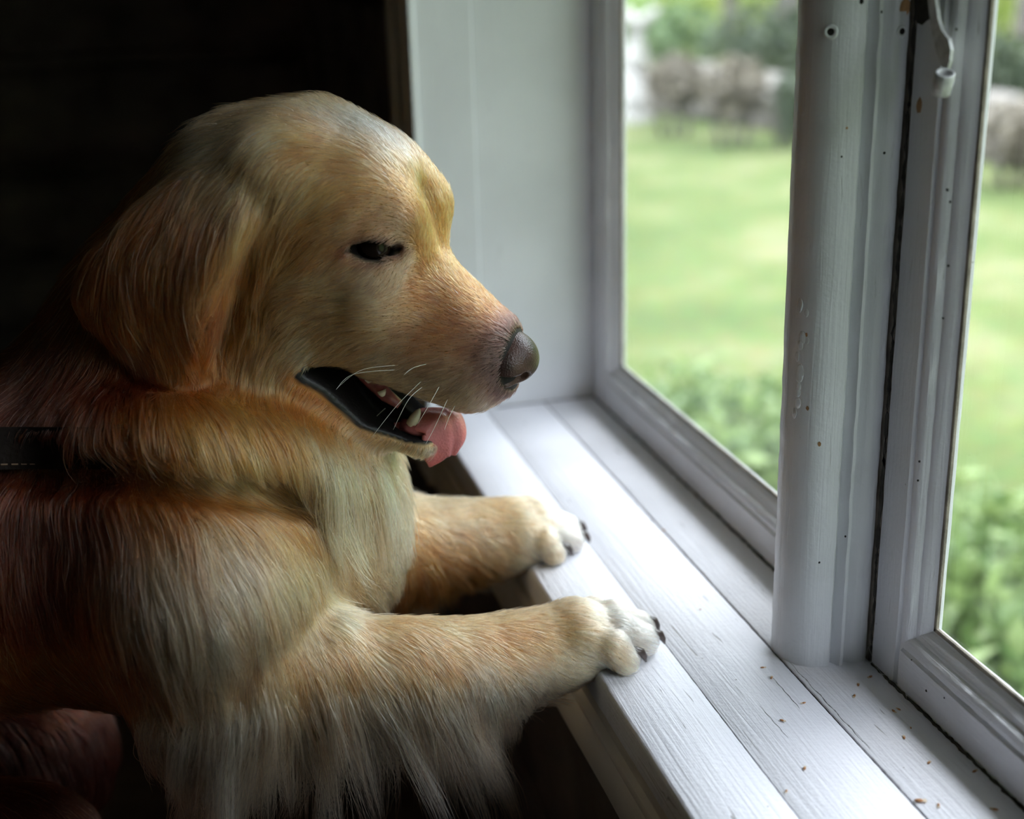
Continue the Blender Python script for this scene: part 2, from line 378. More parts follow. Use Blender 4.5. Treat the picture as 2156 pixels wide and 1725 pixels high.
# ------------------------------------------------------------------ centre post with rounded nose and fluted side
ps = empty('trim_8'); tag(ps, 'thick white painted post with rounded nose between the far and the middle sash', 'post', kind='structure')
post = []
cxp, cyp, rp = 0.3745, 0.6955, 0.0225
for k in range(10):                                   # nose: far side round to camera side
    a = math.radians(115 - k*(205/9))                 # 115 deg .. -90 deg measured from -x toward +y
    post.append((cxp-rp*math.cos(a), cyp+rp*math.sin(a)*1.15))
y0 = cyp-rp*1.15
FL = 1.7
post = post[:-1]+[(x, y0+d*FL) for x, d in ((0.3735, 0.0003), (0.3765, -0.0002), (0.3785, 0.0016), (0.3800, 0.0026), (0.3815, 0.0010), (0.3838, -0.0012), (0.3862, -0.0008), (0.3880, 0.0014), (0.3898, 0.0008), (0.3918, -0.0006), (0.3955, -0.0012), (0.4000, -0.0010), (0.4030, -0.0002), (0.4040, 0.0016))]+[(0.4040, 0.7225), (0.385, 0.7225)]
extrude('post_body', post, 'z', 0.0, ZH, M_post, ps, n=110, wob=0.00022, seed=21, smooth=True)
ps2 = empty('trim_9'); tag(ps2, 'white painted post between the middle and the nearest sash', 'post', kind='structure')
extrude('post_body', [(x, y+SH) for x, y in post], 'z', 0.0, ZH, M_post, ps2, n=110, wob=0.00022, seed=22, smooth=True)

# ------------------------------------------------------------------ garden
ZG = -1.12
def lawn_mat():
    m, nt, b = new_mat('mottled_lawn'); L = nt.links.new
    tc = N(nt, 'ShaderNodeTexCoord')
    n1 = N(nt, 'ShaderNodeTexNoise'); n1.inputs['Scale'].default_value = 1.1; n1.inputs['Detail'].default_value = 7; n1.inputs['Roughness'].default_value = 0.62
    L(tc.outputs['Object'], n1.inputs['Vector'])
    r1 = N(nt, 'ShaderNodeValToRGB'); e = r1.color_ramp.elements
    e[0].position = 0.30; e[0].color = (0.052, 0.080, 0.022, 1); e[1].position = 0.72; e[1].color = (0.150, 0.145, 0.070, 1)
    k = e.new(0.52); k.color = (0.086, 0.110, 0.032, 1)
    L(n1.outputs['Fac'], r1.inputs['Fac'])
    n2 = N(nt, 'ShaderNodeTexNoise'); n2.inputs['Scale'].default_value = 14; n2.inputs['Detail'].default_value = 4
    L(tc.outputs['Object'], n2.inputs['Vector'])
    mx = N(nt, 'ShaderNodeMix', data_type='RGBA', blend_type='OVERLAY'); mx.inputs[0].default_value = 0.35
    L(r1.outputs['Color'], mx.inputs[6]); L(n2.outputs['Color'], mx.inputs[7])
    hs = N(nt, 'ShaderNodeHueSaturation'); hs.inputs['Saturation'].default_value = 0.92; L(mx.outputs[2], hs.inputs['Color'])
    L(hs.outputs['Color'], b.inputs['Base Color']); b.inputs['Roughness'].default_value = 0.9; b.inputs['Specular IOR Level'].default_value = 0.1
    return m
M_lawn = lawn_mat()
def gz(x, y):                     # ground height: flat near the house, rising meadow beyond the stones
    d = math.hypot(x, y)
    return ZG+0.03*math.sin(x*.9+1)*math.sin(y*.7)+max(0, d-17)*0.035
bm = bmesh.new(); n = 60; vs_ = []
for i in range(n+1):
    for j in range(n+1):
        x = 0.55+70*(i/n)**1.8; y = -30+(90)*(j/n)
        vs_.append(bm.verts.new((x, y, gz(x, y))))
for i in range(n):
    for j in range(n):
        a = i*(n+1)+j; bm.faces.new((vs_[a], vs_[a+n+1], vs_[a+n+2], vs_[a+1]))
tag(link('lawn', bm_mesh(bm, True), M_lawn), 'green mottled lawn outside the window', 'lawn', kind='structure')

M_stone = simple('grey_field_stone', (0.15, 0.135, 0.12), 0.9, 0.35, 3, 0.4, 20)
M_bark = simple('dark_tree_bark', (0.075, 0.065, 0.055), 0.9, 0.4, 5, 0.5, 20)
M_birch = simple('pale_birch_bark', (0.32, 0.305, 0.285), 0.8, 0.3, 4, 0.3, 20)
def leaf_mat(name, c1, c2):
    m, nt, b = new_mat(name); L = nt.links.new
    oi = N(nt, 'ShaderNodeNewGeometry'); rp = N(nt, 'ShaderNodeValToRGB'); e = rp.color_ramp.elements
    e[0].color = (*c1, 1); e[1].color = (*c2, 1)
    L(oi.outputs['Random Per Island'], rp.inputs['Fac']); L(rp.outputs['Color'], b.inputs['Base Color'])
    b.inputs['Roughness'].default_value = 0.5
    tl = N(nt, 'ShaderNodeBsdfTranslucent'); L(rp.outputs['Color'], tl.inputs[0])
    mx = N(nt, 'ShaderNodeMixShader'); mx.inputs[0].default_value = 0.3
    L(b.outputs[0], mx.inputs[1]); L(tl.outputs[0], mx.inputs[2]); L(mx.outputs[0], nt.nodes['Material Output'].inputs[0])
    return m
M_leafdark = leaf_mat('dark_shrub_leaves', (0.02, 0.034, 0.018), (0.065, 0.085, 0.04))
M_leafmid = leaf_mat('mid_green_leaves', (0.05, 0.10, 0.035), (0.15, 0.21, 0.08))
M_leafyel = leaf_mat('yellow_green_leaves', (0.18, 0.25, 0.045), (0.33, 0.36, 0.10))
M_leafcov = leaf_mat('ground_cover_leaves', (0.065, 0.125, 0.03), (0.22, 0.29, 0.10))
def stone_mesh(seed):
    r = random.Random(seed); bm = bmesh.new(); bmesh.ops.create_icosphere(bm, subdivisions=2, radius=1)
    off = Vector((r.random()*9, r.random()*9, r.random()*9))
    from mathutils import noise
    for v in bm.verts:
        k = 1+0.28*noise.noise(v.co*1.1+off); c = v.co*k
        v.co = Vector([math.copysign(abs(q)**0.75, q) for q in c])
    return bm_mesh(bm, True)
stones = [stone_mesh(s) for s in range(6)]
sw = empty('field_stone_row'); tag(sw, 'low row of grey field stones at the end of the lawn', 'stones')
A = onz(1180, 196, ZG); B = onz(2330, 372, ZG)
wr = random.Random(4); L_ = float(np.linalg.norm(B-A)); t = 0.0
for row in range(2):
    t = wr.uniform(0, 0.3)
    while t < L_:
        w = wr.uniform(0.22, 0.55); h = wr.uniform(0.10, 0.19); P = A+(B-A)*(t+w/2)/L_
        o = bpy.data.objects.new('stone', stones[wr.randrange(6)]); COL.objects.link(o); o.parent = sw
        if not o.data.materials: o.data.materials.append(M_stone)
        o.location = (P[0]+wr.uniform(-.06, .06)*(row+1), P[1]+wr.uniform(-.06, .06), gz(P[0], P[1])+0.10+row*0.22)
        o.scale = (w*0.55, wr.uniform(0.2, 0.3), h); o.rotation_euler = (wr.uniform(-.2, .2), wr.uniform(-.15, .15), math.atan2(B[1]-A[1], B[0]-A[0])+wr.uniform(-.2, .2))
        t += w*0.97
def leaves(name, mat, parent, centre, rad, count, size, seed, flat=1.0):
    r = np.random.default_rng(seed); V = []; Fc = []
    for k in range(count):
        d = r.normal(0, 1, 3); d /= np.linalg.norm(d); q = r.random()**0.45
        P = np.array(centre)+d*q*np.array(rad)
        if P[2] < centre[2]-rad[2]*flat: P[2] = centre[2]-rad[2]*flat*r.random()
        a = r.normal(0, 1, 3); a /= np.linalg.norm(a); c = np.cross(a, r.normal(0, 1, 3)); c /= np.linalg.norm(c); nn = np.cross(a, c)
        s = size*r.uniform(.6, 1.3); i = len(V)
        V += [P-a*s, P-a*s*.2+c*s*.48+nn*s*.08, P+a*s, P-a*s*.2-c*s*.48+nn*s*.08]
        Fc += [(i, i+1, i+2), (i, i+2, i+3)]
    me = bpy.data.meshes.new('m'); me.from_pydata([tuple(p) for p in V], [], Fc)
    return link(name, me, mat, parent)
def shrub(label, px, py, dist, rad, mat, seed, count=900, size=0.07, name='shrub', cat='shrub', grp=None):
    d = ray(px, py); P = CAM+d*dist/np.linalg.norm(d[:2]); z = gz(P[0], P[1])
    e = empty(name, (0, 0, 0)); tag(e, label, cat, grp)
    C = (P[0], P[1], max(P[2], z+rad[2]*0.9))
    leaves('foliage', mat, e, C, rad, count, size, seed)
    for k in range(3):
        link('stem', bm_mesh(tube([(P[0]+0.1*k-.1, P[1], z-0.05), (P[0]+0.25*k-.25, P[1]+.1*k-.1, C[2])], [0.03, 0.015], 6), True), M_bark, e)
    return e
dA = float(np.linalg.norm(onz(1500, 240, ZG)[:2]))
M_brush = leaf_mat('dry_brown_brush', (0.08, 0.068, 0.05), (0.20, 0.17, 0.125))
for lab, px, py, dd, rad, mat, cnt, sz in (
    ('dark leafy shrub behind the stones left of the post', 1640, 92, 2.1, (0.95, 0.8, 0.46), M_leafdark, 1300, .07),
    ('wide grey green shrub behind the stones near the pale stump', 1405, 75, 3.4, (0.70, 0.7, 0.42), M_leafmid, 900, .07),
    ('small dark shrub by the stones seen in the middle sash', 2105, 165, -1.6, (0.36, 0.35, 0.38), M_leafdark, 700, .06),
    ('bright yellow green bush far up the meadow left of the post', 1640, -30, 10, (2.6, 2.0, 0.9), M_leafyel, 1500, .13),
    ('pale yellow green bush far up the meadow behind the middle sash', 2160, 8, 6.5, (1.9, 1.6, 0.9), M_leafyel, 1300, .13),
    ('tangle of dark brambles on the lawn edge beside the post', 1672, 222, -2.3, (0.22, 0.22, 0.28), M_leafdark, 500, .05),
    ('dry brown brush in front of the stones at mid lawn', 1545, 187, -2.2, (0.28, 0.26, 0.26), M_brush, 600, .06),
    ('dry brown brush in front of the stones by the pale stump', 1420, 172, -1.5, (0.28, 0.24, 0.24), M_brush, 600, .06),
    ('dry brown brush on the lawn edge in the middle sash', 2150, 275, -4.2, (0.40, 0.35, 0.22), M_brush, 600, .05)):
    shrub(lab, px, py, dA+dd, rad, mat, px+py, cnt, sz)
def trunk(label, px, py, dist, r0, h, mat, name='tree_trunk', lean=0.05):
    d = ray(px, py); P = CAM+d*dist/np.linalg.norm(d[:2]); z = gz(P[0], P[1])
    pts = [(P[0]+lean*h*k/6+0.02*math.sin(k*2.1), P[1]+0.02*math.cos(k*1.7), z-0.1+h*k/6) for k in range(7)]
    e = empty(name, (0, 0, 0)); tag(e, label, 'tree')
    link('trunk', bm_mesh(tube(pts, [r0*(1.25-0.12*k) for k in range(7)], 12), True), mat, e)
    top = pts[-1]
    tk_ = [c for c in e.children][0]
    for k in range(4):
        a = k*1.7; q = (top[0]+math.cos(a)*h*.22, top[1]+math.sin(a)*h*.22, top[2]+h*.16)
        link('branch', bm_mesh(tube([top, q], [r0*.45, r0*.15], 7), True), mat, tk_)
    return e
tl_mat = M_leafmid
e = trunk('pale broken birch stump standing at the far left of the lawn', 1336, 205, dA-0.4, 0.155, 1.0, M_birch, 'birch_stump', 0.02)
for px, py, dd, r0, lab in ((1652, 120, 3.5, 0.16, 'dark tree trunk behind the shrub left of the post'), (2142, 140, 0.4, 0.11, 'dark slender tree trunk seen through the middle sash'), (1530, 60, 7.5, 0.10, 'thin dark tree in the meadow behind the stone wall')):
    e = trunk(lab, px, py, dA+dd, r0, 3.4, M_bark)
    P = [c for c in e.children if c.name.startswith('trunk')][0].data.vertices[-1].co
    leaves('foliage', M_leafmid, e, (P.x, P.y, P.z+1.2), (1.7, 1.7, 1.1), 1400, 0.11, int(px))
# unseen wooded slope, added behind the garden to block low sky light
from mathutils import noise
bm = bmesh.new(); na, nr = 170, 34; vs_ = []
for i in range(na+1):
    a = math.radians(-80+165*i/na)
    for j in range(nr+1):
        s = j/nr; rr = 27+s*17+1.5*noise.noise(Vector((a*6, s*5, 0))); x, y = rr*math.cos(a), rr*math.sin(a)
        z = ZG+0.28+16*(s*s*(3-2*s))+noise.noise(Vector((a*16, s*12, 1)))*1.5*s+noise.noise(Vector((a*45, s*30, 2)))*0.8*min(1, s*4)
        vs_.append(bm.verts.new((max(x, 2.0+s), y, z)))
for i in range(na):
    for j in range(nr):
        q = i*(nr+1)+j; bm.faces.new((vs_[q], vs_[q+nr+1], vs_[q+nr+2], vs_[q+1]))
M_crown = simple('wooded_slope', (0.085, 0.125, 0.04), 0.9, 0.5, 1.2, 1.0, 6, spec=0.1)
tag(link('sky_block_slope', bm_mesh(bm, True), M_crown), 'unseen wooded slope added behind the garden to block low sky light', 'sky_block_slope', kind='structure')
# leafy ground cover close to the house
gr = random.Random(9)
PLACE = ('farthest from the house', 'second farthest from the house', 'left of the middle of the clump', 'in the middle of the clump', 'at the lower right of the pane', 'close to the bottom of the pane', 'closest to the house', 'farthest right of the clump', 'third from the post', 'in the middle of the row', 'closest to the post', 'farthest left in the row', 'behind the others')
for i, (px, py, rr) in enumerate(((2060, 1120, .24), (2130, 1180, .26), (2040, 1230, .22), (2110, 1290, .24), (2160, 1350, .26), (2060, 1340, .2), (2140, 1430, .24), (2190, 1240, .28),
                                  (1560, 960, .24), (1500, 900, .22), (1600, 1010, .22), (1430, 850, .2), (1620, 900, .22))):
    P = onz(px, py, ZG+0.12); e = empty('ground_cover_plant', (0, 0, 0))
    sd_ = 'middle sash' if px > 1900 else 'far sash'
    tag(e, 'leafy low plant outside the %s, %s' % (sd_, PLACE[i]), 'plant', 'low plants outside the '+sd_)
    leaves('foliage', M_leafcov, e, (P[0], P[1], ZG+0.14), (rr, rr, 0.13), 130, 0.045, 40+i, 0.9)
    for k in range(3): link('stem', bm_mesh(tube([(P[0], P[1], ZG-0.02), (P[0]+gr.uniform(-.1, .1), P[1]+gr.uniform(-.1, .1), ZG+0.18)], [0.006, 0.003], 5), True), M_leafcov, e)

# ------------------------------------------------------------------ dog: signed distance field -> one continuous body mesh
HAZ = math.radians(31.0)                                   # head turned toward the room side
HF = np.array([math.cos(HAZ), -math.sin(HAZ), 0.0]); HN = np.array([math.sin(HAZ), math.cos(HAZ), 0.0])
HP0 = ony(800, 560, 0.800)
def hp(px, py, w=0.0):
    """photo pixel -> point on the head's mid plane shifted by w (negative = the side turned to the photographer)"""
    d = ray(px, py); t = (w+(HP0-CAM) @ HN)/(d @ HN); return CAM+d*t
def mir(P): return P-2*((P-HP0) @ HN)*HN
PXM = 3360.0
VOX = 0.0022
G0 = np.array([-0.60, 0.585, -0.56]); G1 = np.array([0.315, 1.06, 0.435])
GN = np.ceil((G1-G0)/VOX).astype(int)
SDF = np.full(GN, 0.5, np.float32)
gax = [(G0[k]+VOX*np.arange(GN[k])).astype(np.float32) for k in range(3)]
def region(lo, hi, m):
    i0 = np.maximum(0, np.floor((np.asarray(lo)-m-G0)/VOX).astype(int)); i1 = np.minimum(GN, np.ceil((np.asarray(hi)+m-G0)/VOX).astype(int)+1)
    sl = tuple(slice(a, b) for a, b in zip(i0, i1))
    return sl, gax[0][sl[0]][:, None, None], gax[1][sl[1]][None, :, None], gax[2][sl[2]][None, None, :]
def smin(a, b, k):
    h = np.maximum(k-np.abs(a-b), 0)/k; return np.minimum(a, b)-h*h*k*0.25
def smax(a, b, k): return -smin(-a, -b, k)
def cone_d(X, Y, Z, a, b, ra, rb, nrm=None, sq=1.0):
    """tapered capsule; optional squash sq along direction nrm"""
    ba = b-a; L2 = max(1e-9, float(ba @ ba))
    dx, dy, dz = X-a[0], Y-a[1], Z-a[2]
    t = np.clip((dx*ba[0]+dy*ba[1]+dz*ba[2])/L2, 0, 1)
    dx, dy, dz = dx-t*ba[0], dy-t*ba[1], dz-t*ba[2]
    d2 = dx*dx+dy*dy+dz*dz
    if nrm is not None:
        q = dx*nrm[0]+dy*nrm[1]+dz*nrm[2]; d2 = d2+q*q*(1/(sq*sq)-1)
    return np.sqrt(d2)-(ra+(rb-ra)*t)
def add(a, b, ra, rb, k=0.02, nrm=None, sq=1.0):
    a, b = np.asarray(a, float), np.asarray(b, float); R = max(ra, rb)
    sl, X, Y, Z = region(np.minimum(a, b)-R, np.maximum(a, b)+R, k+0.012)
    SDF[sl] = smin(SDF[sl], cone_d(X, Y, Z, a, b, ra, rb, nrm, sq).astype(np.float32), k)
def cut(a, b, ra, rb, k=0.006, nrm=None, sq=1.0):
    a, b = np.asarray(a, float), np.asarray(b, float); R = max(ra, rb)*max(1, sq)
    sl, X, Y, Z = region(np.minimum(a, b)-R, np.maximum(a, b)+R, k+0.012)
    SDF[sl] = smax(SDF[sl], -cone_d(X, Y, Z, a, b, ra, rb, nrm, sq).astype(np.float32), k)
def chain(pts, k=0.02, nrm=None, sq=1.0):
    for (a, ra), (b, rb) in zip(pts[:-1], pts[1:]): add(a, b, ra, rb, k, nrm, sq)
def bp(px, py, y, rpx):                       # body ball given by its photo position, its depth y and its radius in photo pixels
    P = ony(px, py, y); return (P, rpx*depth(P)/F_PX)

# torso and hindquarters (body axis slopes down toward the back of the room)
YM = 0.835
chain([bp(545, 1110, YM, 262), bp(330, 1130, YM+.005, 300), (np.array([-0.20, YM+.02, 0.095]), 0.108), (np.array([-0.34, YM+.03, 0.02]), 0.112), (np.array([-0.46, YM+.03, -0.06]), 0.100)], 0.05)
for s in (-1, 1):                              # thighs, shanks, hind feet
    y = YM+.03+s*0.078
    chain([(np.array([-0.42, y-0.012*s, -0.06]), 0.092), (np.array([-0.30, y, -0.11]), 0.080), (np.array([-0.155, y, -0.135]), 0.058)], 0.04)
    chain([(np.array([-0.155, y, -0.135]), 0.056), (np.array([-0.20, y, -0.25]), 0.040), (np.array([-0.265, y, -0.37]), 0.029), (np.array([-0.255, y, -0.46]), 0.025), (np.array([-0.235, y, -0.520]), 0.027), (np.array([-0.165, y, -0.528]), 0.022)], 0.025)
# tail
chain([(np.array([-0.52, YM+.03, -0.06]), 0.035), (np.array([-0.575, YM+.035, -0.20]), 0.022), (np.array([-0.57, YM+.04, -0.36]), 0.016)], 0.03)
# chest and neck
chain([bp(560, 1040, YM-.005, 225), bp(640, 1130, YM, 170), bp(660, 1215, YM+.01, 120)], 0.04)
chain([bp(430, 510, 0.870, 158), bp(370, 740, 0.873, 226), bp(300, 960, YM+.02, 262)], 0.05)
chain([bp(560, 720, 0.830, 115), bp(575, 870, 0.835, 155), bp(600, 1010, YM-.01, 190)], 0.05)
# near shoulder, upper arm, forearm
chain([bp(390, 1080, 0.765, 165), bp(440, 1260, 0.735, 165), bp(450, 1430, 0.725, 130)], 0.05)
chain([bp(430, 1490, 0.725, 112), bp(560, 1420, 0.722, 105), bp(700, 1398, 0.722, 86), bp(860, 1402, 0.722, 80), bp(960, 1408, 0.724, 82), bp(1040, 1398, 0.726, 74), bp(1120, 1378, 0.730, 70), bp(1190, 1356, 0.733, 66)], 0.022)
# far shoulder and foreleg
chain([bp(620, 1060, 0.885, 130), bp(700, 1150, 0.895, 110), bp(800, 1150, 0.897, 92), bp(900, 1142, 0.897, 72), bp(990, 1136, 0.897, 62), bp(1060, 1132, 0.898, 58), bp(1110, 1120, 0.90, 56)], 0.025)
# paws on the sill: metacarpal pad and four toes each
PAWS = []
def paw(y0, xs, tips, wrist):
    """toes spread across y, resting on the sill (z = 0)"""
    base = np.array([xs-0.004, y0, 0.0175])
    add(wrist, base, 0.022, 0.0185, 0.018)
    add(base+[0.0, -0.010, -0.003], base+[0.0, 0.010, -0.003], 0.0160, 0.0160, 0.012)
    add(base+[0.012, -0.008, -0.007], base+[0.012, 0.008, -0.007], 0.0100, 0.0100, 0.010)
    for (dy, xt, r) in tips:
        a = base+np.array([-0.004, dy*0.62, 0.002]); kn = np.array([xs+(xt-xs)*0.42, y0+dy*0.94, 0.0205-abs(dy)*0.17]); e = np.array([xt-r*0.9, y0+dy*1.08, r*0.95])
        add(a, kn, 0.0095, r*1.06, 0.006); add(kn, e, r*1.06, r, 0.0035)
        PAWS.append((e, r))
paw(0.7315, 0.232, ((-0.0245, 0.257, .0092), (-0.0085, 0.277, .0098), (0.0085, 0.280, .0098), (0.0235, 0.262, .0092)), ony(1190, 1362, 0.731))
paw(0.8975, 0.236, ((-0.0240, 0.259, .0092), (-0.0085, 0.279, .0098), (0.0085, 0.282, .0098), (0.0235, 0.263, .0092)), ony(1110, 1120, 0.90))

# head (mirrored pairs)
def pair(a, b, ra, rb, k=0.02, nrm=None, sq=1.0):
    A, B = hp(*a), hp(*b)
    add(A, B, ra, rb, k, nrm, sq)
    add(mir(A), mir(B), ra, rb, k, None if nrm is None else nrm-2*(nrm @ HN)*HN, sq)
add(hp(530, 430, 0), hp(640, 440, 0), 0.052, 0.06, 0.03)
pair((505, 362, -.020), (560, 385, -.020), 0.026, 0.038, 0.03)               # back of the skull
pair((600, 417, -.018), (715, 439, -.016), 0.048, 0.046, 0.02)           # cranium
pair((757, 456, -.016), (812, 508, -.014), 0.034, 0.025, 0.018)           # forehead
pair((826, 462, -.028), (765, 486, -.034), 0.0155, 0.0150, 0.016)         # brow
pair((848, 560, -.006), (1025, 720, -.007), 0.0185, 0.0145, 0.014)        # bridge of the muzzle
pair((800, 662, -.016), (995, 765, -.012), 0.030, 0.0215, 0.02)          # muzzle
pair((800, 735, -.026), (975, 803, -.0165), 0.0185, 0.0165, 0.012)        # flews
add(hp(1000, 795, 0), hp(1035, 780, 0), 0.018, 0.017, 0.012)              # front of the upper lip
pair((640, 600, -.029), (745, 605, -.027), 0.038, 0.025, 0.02)            # cheek bone
pair((600, 690, -.029), (700, 690, -.030), 0.034, 0.021, 0.02)            # jaw muscle
pair((650, 785, -.028), (780, 872, -.0165), 0.0235, 0.0150, 0.012)        # lower jaw
pair((780, 872, -.0165), (884, 920, -.0075), 0.0150, 0.0110, 0.010)
add(hp(600, 830, 0), hp(720, 840, 0), 0.045, 0.026, 0.03)                 # floor of the jaw and throat
pair((690, 560, -.031), (765, 592, -.031), 0.025, 0.019, 0.03)
pair((575, 385, -.036), (505, 430, -.044), 0.028, 0.024, 0.03)
# furrow between the brows
cut(hp(905, 400, 0), hp(935, 520, 0)+np.array([0.004, 0, .004]), 0.004, 0.005, 0.012)
# mouth: an opening right across the muzzle, deeper behind the lips
MOUTH = [(hp(690, 756, -.026), .0055), (hp(735, 782, -.026), .0095), (hp(800, 853, -.022), .0105), (hp(870, 892, -.016), .0095), (hp(960, 894, 0), .0100)]
def mouth2d(X, Y, Z):
    """distance in the head's mid plane to the line of the mouth, minus its half opening"""
    U = (X-HP0[0])*HF[0]+(Y-HP0[1])*HF[1]+(Z-HP0[2])*0; best = None
    for (a, ra), (b, rb) in zip(MOUTH[:-1], MOUTH[1:]):
        au, bu = (a-HP0) @ HF, (b-HP0) @ HF; du, dz = bu-au, b[2]-a[2]; L2 = du*du+dz*dz
        t = np.clip(((U-au)*du+(Z-a[2])*dz)/L2, 0, 1)
        d = np.hypot(U-au-t*du, Z-a[2]-t*dz)-(ra+(rb-ra)*t)
        best = d if best is None else np.minimum(best, d)
    return best
lo = np.min([m[0] for m in MOUTH], 0)-0.06; hi = np.max([m[0] for m in MOUTH], 0)+0.06
sl, X, Y, Z = region(lo, hi, 0.0)
Wl = np.abs((X-HP0[0])*HN[0]+(Y-HP0[1])*HN[1]+Z*0); Ul = (X-HP0[0])*HF[0]+(Y-HP0[1])*HF[1]+Z*0
core = np.clip(((hp(950, 880, 0)-HP0) @ HF-Ul)*0.8, -0.004, 0.012)-Wl               # the tongue root and gums fill the middle of the mouth
SDF[sl] = smax(SDF[sl], -np.maximum(mouth2d(X, Y, Z), core).astype(np.float32), 0.004)
# eye sockets
def sdf_at(P):
    P = np.atleast_2d(P); q = (P-G0)/VOX; i = np.clip(np.floor(q).astype(int), 0, GN-2); f = np.clip(q-i, 0, 1); r = 0
    for dx in (0, 1):
        for dy in (0, 1):
            for dz in (0, 1):
                w = (f[:, 0] if dx else 1-f[:, 0])*(f[:, 1] if dy else 1-f[:, 1])*(f[:, 2] if dz else 1-f[:, 2])
                r = r+w*SDF[i[:, 0]+dx, i[:, 1]+dy, i[:, 2]+dz]
    return r
def sdf_n(P, h=0.003):
    P = np.atleast_2d(P)
    g = np.stack([sdf_at(P+np.eye(3)[k]*h)-sdf_at(P-np.eye(3)[k]*h) for k in range(3)], 1)
    return g/(np.linalg.norm(g, axis=1, keepdims=True)+1e-9)
def hit(px, py, t0=0.45, t1=1.3):
    """first point of the body met by the photo pixel's line of sight"""
    d = ray(px, py); d = d/np.linalg.norm(d); T = np.arange(t0, t1, 0.0012); P = CAM+T[:, None]*d
    inside = np.all((P > G0) & (P < G1-VOX), axis=1); v = np.where(inside, sdf_at(P), 1.0); k = np.argmax(v < 0)
    return P[k] if v[k] < 0 else None
eh = hit(795, 524); en = sdf_n(eh)[0]; en[2] *= 0.4; en /= np.linalg.norm(en)
ER = 0.0105; EYE = eh-en*(ER-0.0005)
EYES = []
for E_, n_ in ((EYE, en), (mir(EYE), en-2*(en @ HN)*HN)):
    t_ = HF-n_*(HF @ n_); t_ = t_-np.array([0, 0, 0.10]); t_ /= np.linalg.norm(t_); u_ = np.cross(n_, t_); u_ = u_ if u_[2] > 0 else -u_
    EYES.append((E_, n_, t_, u_))
    add(E_+n_*0.001+u_*0.0045, E_+n_*0.001+u_*0.0045, ER+0.0012, ER+0.0012, 0.006)        # upper lid bulge
    c = E_+n_*0.0105-u_*0.0008
    cut(c-t_*0.0135-n_*0.003, c+t_*0.0115-n_*0.001, 0.0042, 0.0054, 0.003)
    cut(E_, E_, ER+0.0003, ER+0.0003, 0.002)
# the ruff hangs over the collar line: a fold with a roll of coat above it
fold = [hit(px, py) for px, py in ((10, 984), (110, 990), (210, 992), (310, 996), (410, 1004), (500, 1016), (580, 1030), (650, 1052))]
roll = [hit(px, py) for px, py in ((120, 905), (230, 915), (330, 925), (430, 935), (520, 945), (600, 965), (670, 990))]
for a, c in zip(roll[:-1], roll[1:]):
    na, nc = sdf_n(a)[0], sdf_n(c)[0]; add(a-na*0.014, c-nc*0.014, 0.020, 0.020, 0.025)
for a, c in zip(fold[:-1], fold[1:]):
    na, nc = sdf_n(a)[0], sdf_n(c)[0]; cut(a+na*0.004, c+nc*0.004, 0.0105, 0.0105, 0.014)
# ears: rounded hanging flaps
def ear(poly, w0, w1, th, k):
    P = [hp(px, py, w0) for px, py in poly]
    U = np.array([(p-HP0) @ HF for p in P]); V = np.array([p[2] for p in P])
    ztop, zbot = V.max(), V.min()
    for s in (-1, 1):
        pts = P if s < 0 else [mir(p) for p in P]
        sl, X, Y, Z = region(np.min(pts, 0)-0.03, np.max(pts, 0)+0.03, 0.02)
        u = (X-HP0[0])*HF[0]+(Y-HP0[1])*HF[1]+Z*0; v = Z+u*0; w = ((X-HP0[0])*HN[0]+(Y-HP0[1])*HN[1]+Z*0)*(1 if s < 0 else -1)
        d2 = np.full(u.shape, 9.0, np.float32); inside = np.zeros(u.shape, bool); n = len(U)
        for i in range(n):
            j = (i+1) % n; eu, ev = U[j]-U[i], V[j]-V[i]
            t = np.clip(((u-U[i])*eu+(v-V[i])*ev)/(eu*eu+ev*ev), 0, 1)
            d2 = np.minimum(d2, (u-U[i]-t*eu)**2+(v-V[i]-t*ev)**2)
            c = ((V[i] > v) != (V[j] > v)) & (u < (U[j]-U[i])*(v-V[i])/(V[j]-V[i]+1e-12)+U[i]); inside ^= c
        d = np.sqrt(d2)*np.where(inside, -1, 1)
        tt = np.clip((ztop-v)/(ztop-zbot), 0, 1)
        wc = (w0+(w1-w0)*np.sin(tt*math.pi*.75))*1.0
        thick = th*(0.75+0.55*np.sin(np.clip(tt*1.25, 0, 1)*math.pi)-0.15*tt)
        qa, qb = d+0.010, np.abs(w-wc)-thick+0.010
        o = np.sqrt(np.maximum(qa, 0)**2+np.maximum(qb, 0)**2)+np.minimum(np.maximum(qa, qb), 0)-0.010
        SDF[sl] = smin(SDF[sl], o.astype(np.float32), k)
ear([(455, 320), (560, 385), (585, 440), (530, 560), (500, 700), (470, 775), (425, 795), (375, 765), (305, 665), (245, 580), (268, 505), (345, 415), (415, 350)], -0.050, -0.085, 0.015, 0.009)

